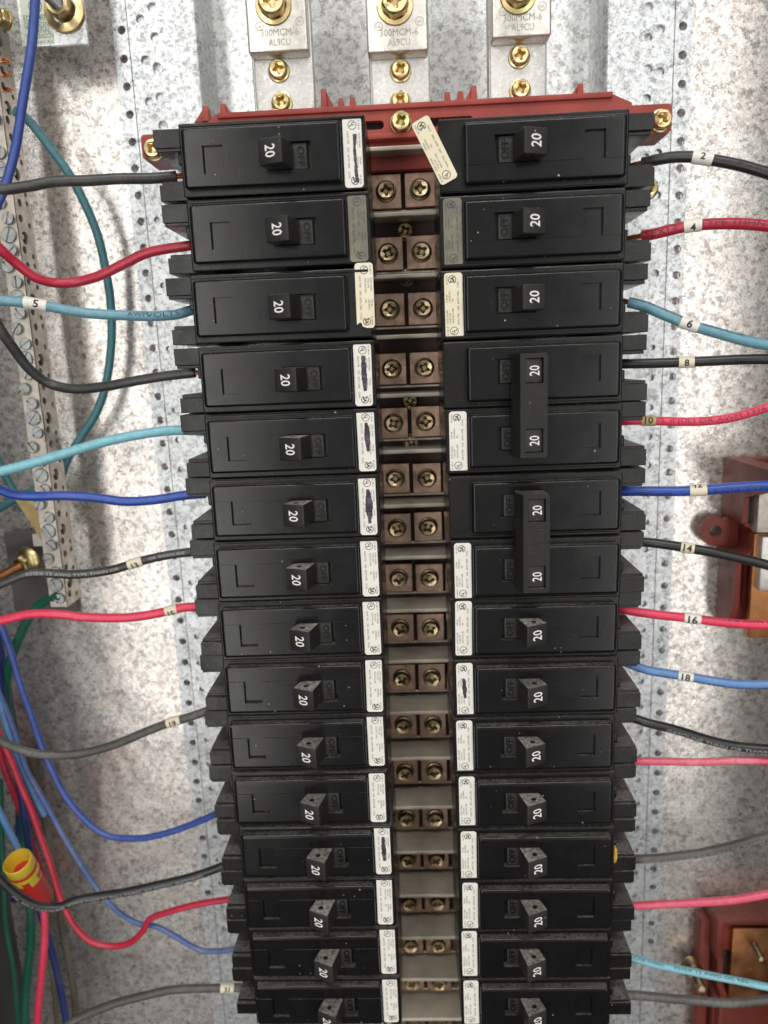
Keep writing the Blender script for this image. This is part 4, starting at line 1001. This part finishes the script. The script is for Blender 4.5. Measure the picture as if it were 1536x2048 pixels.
# gold washer and bolt low on the left
o2 = at(62, 1120, 80)
t2 = thing('anchor_bolt', 'gold washer and bolt left of the neutral bar end', 'bolt', o2)
ax = (-0.42, -1, -0.22)
m = MB(); m.lathe([(7.6, 0), (8.0, 0.6), (7.4, 2.4), (4.6, 4.6)], (0, 0, 0), axis=ax, seg=32); m.build('washer', M_gold, t2)
m = MB(); m.lathe([(4.3, 3.5), (4.3, 6.6), (3.6, 7.2)], (0, 0, 0), axis=ax, seg=24, rf=lambda th, h: 1/max(0.5, math.cos((th % (math.pi/3))-math.pi/6))*0.95); m.build('nut', M_gold, t2, smooth=30)
prof = []
for k in range(15): prof += [(2.3, 6+k*0.9), (1.95, 6.45+k*0.9)]
m = MB(); m.lathe(prof, (0, 0, 0), axis=(-0.62, -1, -0.3), seg=14); m.build('threaded_end', M_copperbar, t2, smooth=60)
o2 = at(60, 1100, 92)
m = MB(); m.box(-13, 20, 0, 3, -38, 10, 0.4, 1); o = m.build('back_bracket', plain('grey_plate', (0.13, 0.125, 0.12), 0.45, 0.25, 60), None, smooth=0); o.location = o2*S
tag(o, 'grey plate behind the gold washer at lower left', 'plate')

# tan paper tag
A = [at(34, 992, 66), at(70, 990, 64), at(92, 1030, 60), at(90, 1094, 64), at(58, 1040, 66), at(30, 1000, 68)]
o2 = A[0].copy(); m = MB(); n0 = len(A)
m.prism([p-o2 for p in A], (0, 0.8, 0)); o = m.build('paper_tag', M_tan, None, smooth=0); o.location = o2*S
tag(o, 'creased tan paper tag tucked behind the neutral bar', 'tag')

# twist-on connector
o2 = at(34, 1722, 38); ax = at(88, 1800, 53)-o2; Lc = ax.length; ax = ax.normalized()
t2 = thing('wire_connector', 'yellow and red twist-on wire connector hanging at lower left', 'wire connector', o2)
m = MB(); m.lathe([(6.3, -0.2), (6.8, 0.2), (7.0, 2.2), (7.0, 5.6), (6.8, 6.0)], (0, 0, 0), axis=ax, seg=32, cap=False); m.lathe([(6.3, -0.2), (6.0, 3), (4.0, 9)], (0, 0, 0), axis=ax, seg=32, cap=False); m.build('skirt', M_yellow, t2)
m = MB(); m.lathe([(6.9, 5.9), (7.1, 6.2), (7.05, 7.4), (6.9, 7.7)], (0, 0, 0), axis=ax, seg=32, cap=False); m.build('red_band', M_redp, t2)
m = MB(); m.lathe([(6.9, 7.6), (6.9, 10.0), (6.3, 14), (5.5, Lc-2), (4.2, Lc)], (0, 0, 0), axis=ax, seg=32, cap=True); m.build('cone', M_redp, t2)
upv = Vector((0, 0, 1)); u = (upv-ax*upv.dot(ax)).normalized(); v_ = ax.cross(u)
m = MB()
for a0, a1, h0, h1 in ((96, 136, 7.7, 19), (58, 96, 14.5, 19), (10, 40, 7.7, 15), (165, 190, 7.7, 14), (0, 200, 7.7, 10.5)):
    n = 8; rings = []
    for hh in (h0, (h0+h1)/2, h1):
        rad = (6.98 if hh <= 10 else 6.98-(hh-10)*0.15)+0.12
        rings.append([m.bm.verts.new(ax*hh+(u*math.cos(math.radians(a0+(a1-a0)*k/n))+v_*math.sin(math.radians(a0+(a1-a0)*k/n)))*rad) for k in range(n+1)])
    for r0, r1 in zip(rings, rings[1:]):
        for k in range(n): m.bm.faces.new([r0[k], r0[k+1], r1[k+1], r1[k]])
m.build('yellow_wing', M_yellow, t2)

# ------------------------------------------------------------------ red insulators with copper bars at the right
def ins_box(t, org, x0, x1, y0, y1, z0_, z1_, mat, name, bev=0.6):
    m = MB(); m.box(x0-org.x, x1-org.x, y0-org.y, y1-org.y, z0_-org.z, z1_-org.z, bev, 2); return m.build(name, mat, t)
def bx(mm, x0_, x1_, y0_, y1_, z0_, z1_, bev=0.5): mm.box(x0_-org.x, x1_-org.x, y0_-org.y, y1_-org.y, z0_-org.z, z1_-org.z, bev, 2)
def side(mm, x_, th, pts, bev=0.4):
    """wall seen from the side: outline in depth and height, thickness along x"""
    n0 = len(mm.bm.verts); mm.prism([Vector((x_, y, z))-org for y, z in pts], (th, 0, 0))
a = at(1449, 914, 97); zt_ = a.z; x0 = a.x
zof = lambda px, py, Y: at(px, py, Y).z
zlow = zof(1470, 1240, 90)
org = Vector((x0, 98, (zt_+zlow)/2))
t = thing('upper_insulator', 'dark red moulded insulator with a round eared lug at the right edge', 'insulator', org)
def X(px, py, Y): return at(px, py, Y).x
xe = XR-0.5
zm = zof(1492, 1046, 74); zm2 = zof(1492, 1120, 74)
m = MB()
side(m, x0, 3.0, [(97.4, zt_), (48, zt_), (48, zt_-9), (74, zt_-17), (74, zm), (97.4, zm)])
side(m, x0, 3.0, [(97.4, zm2), (78, zm2), (78, zlow+12), (84, zlow-2), (97.4, zlow-2)])
bx(m, x0+3.05, x0+8, 84, 97.3, zlow-2, zlow+14); bx(m, x0+6, x0+9, 76, 97.3, zlow+10, zm2-0.4)
bx(m, x0+0.2, x0+9.5, 48.3, 97, zt_-3.6, zt_+0.02, 0.3); bx(m, x0+9.4, xe, 88, 97, zt_-3.6, zt_+0.02, 0.3); bx(m, x0+9.4, xe, 48.3, 56, zt_-3.6, zt_+0.02, 0.3)
bx(m, x0+3.1, xe, 92, 97.3, zm-60, zt_-3.8, 0.1)
m.build('shell', M_redd, t, smooth=30)
m = MB(); bx(m, x0+9.6, xe-1, 56.2, 87.8, zt_-9.5, zt_-8.5, 0.1); m.build('inner_floor', M_redd, t, smooth=0)
m = MB(); ec = at(1428, 1061, 92); out = []
for k in range(17):
    th = math.radians(52+k*230/16); out.append((ec.x-org.x+7.6*math.cos(th), ec.z-org.z+7.6*math.sin(th)))
hz0 = ec.z-org.z
out += [(6.0, hz0-15), (6.0, hz0+12)]
m.plate(out, [circ(ec.x-org.x, hz0, 3.1, 20)], 90-org.y, 94-org.y); m.build('ear', M_redd, t, smooth=30)
m = MB(); cc = at(1483, 1082, 74)-org; pr = []
for k in range(13):
    th = math.radians(-125+k*205/12); pr.append(Vector((cc.x+7.9*math.cos(th), 74-org.y, cc.z+9.3*math.sin(th))))
for k in range(12, -1, -1):
    th = math.radians(-125+k*205/12); pr.append(Vector((cc.x+6.2*math.cos(th), 74-org.y, cc.z+7.6*math.sin(th))))
m.prism(pr, (0, 18, 0)); m.build('rounded_web', M_redd, t, smooth=40)
m = MB(); bx(m, X(1510, 1060, 72), xe, 72, 78, zlow-3, zof(1512, 1068, 72), 0.4); m.build('copper_bar', M_copperbar, t)
m = MB(); bx(m, X(1524, 1100, 66), xe, 66, 71.8, zof(1524, 1182, 66), zof(1524, 1075, 66), 0.6); m.build('clamp', M_lug, t)
m = MB(); bx(m, X(1518, 1000, 68), xe, 68, 86, zof(1520, 1066, 68), zof(1520, 985, 68), 0.6); m.build('dark_block', M_bar, t)

a = at(1438, 1843, 78); x0 = a.x; zt_ = a.z; org = Vector((x0, 98, zt_-40))
t = thing('lower_insulator', 'dark red insulator holding a wide copper bar at the bottom right', 'insulator', org)
m = MB(); zl_ = zt_-120
bx(m, x0-0.5, x0+3, 78, 97.5, zt_-24, zt_-0.3); bx(m, x0-0.2, xe, 78.3, 97, zt_-3, zt_)
bx(m, x0+2.6, x0+9.5, 84, 97, zt_-24, zt_-3.1)
bx(m, x0-5.5, x0+1.0, 88, 97.3, zl_, zt_-8, 1.5)
pf = [(1, -24), (3, -23), (5.4, -29), (5.4, -42), (8.6, -52), (8.6, -66), (5.8, -66), (5.8, -54), (2.6, -44), (2.6, -31)]
m.prism([Vector((x0+u, 82, zt_+v))-org for u, v in pf], (0, 15, 0))
bx(m, x0+3, xe, 86, 97, zl_, zof(1480, 2004, 80)-2)
bx(m, x0+4.2, x0+7, 80, 97, zl_, zof(1480, 2004, 80)-4)
m.build('shell', M_redd, t, smooth=30)
m = MB(); bx(m, X(1470, 1860, 78), xe, 80, 87, zof(1466, 2002, 80), zof(1466, 1858, 80), 0.5); cb = m.build('copper_bar', M_copperbar, t)
P0 = at(1508, 1890, 80); P1 = at(1526, 1925, 66); prof = []
ln = (P1-P0).length
for k in range(int(ln/0.9)): prof += [(1.9, k*0.9), (1.6, k*0.9+0.45)]
m = MB(); m.lathe(prof, P0-org, axis=(P1-P0), seg=14); m.build('threaded_stud', M_golddk, t, smooth=60)
o2 = at(1383, 1932, 92)
t2 = thing('anchor_bolt', 'dull flanged anchor bolt with a long threaded shank at the lower right', 'bolt', o2)
ax = at(1407, 1986, 70)-o2; ln = ax.length; m = MB(); m.lathe([(5.6, 0), (6.6, 1.0), (6.0, 3.4), (3.6, 6)], (0, 0, 0), axis=ax, seg=24, up=(1, 0, 0)); m.build('flange', M_golddk, t2)
prof = []
for k in range(int(ln/0.9)): prof += [(2.7, k*0.9), (2.4, k*0.9+0.45)]
m = MB(); m.lathe(prof, (0, 0, 0), axis=ax, seg=14); m.build('threaded_shank', M_golddk, t2, smooth=60)

# foam crumb and gold screw peeking out
P = at(1229, 1708, 8); r_ = random.Random(3); m = MB()
bmesh.ops.create_icosphere(m.bm, subdivisions=3, radius=1.0)
for v in m.bm.verts:
    k = 1+r_.uniform(-.22, .22); v.co = Vector((v.co.x*1.1*k, v.co.y*1.6*k, v.co.z*4.0*k))
o = m.build('foam_crumb', M_foam, None, smooth=0); o.location = P*S; tag(o, 'crumb of yellow foam stuck to a right breaker end', 'foam crumb')
for (px, py, Y) in ((1302, 378, 52),):
    m = MB(); screw_mesh(m, (0, 0, 0), 4.6, 3.7, 3.5); o = m.build('hex_screw', M_gold, None, smooth=32); o.location = at(px-8, py, Y)*S; tag(o, 'gold screw peeking out behind the second right breaker', 'screw')
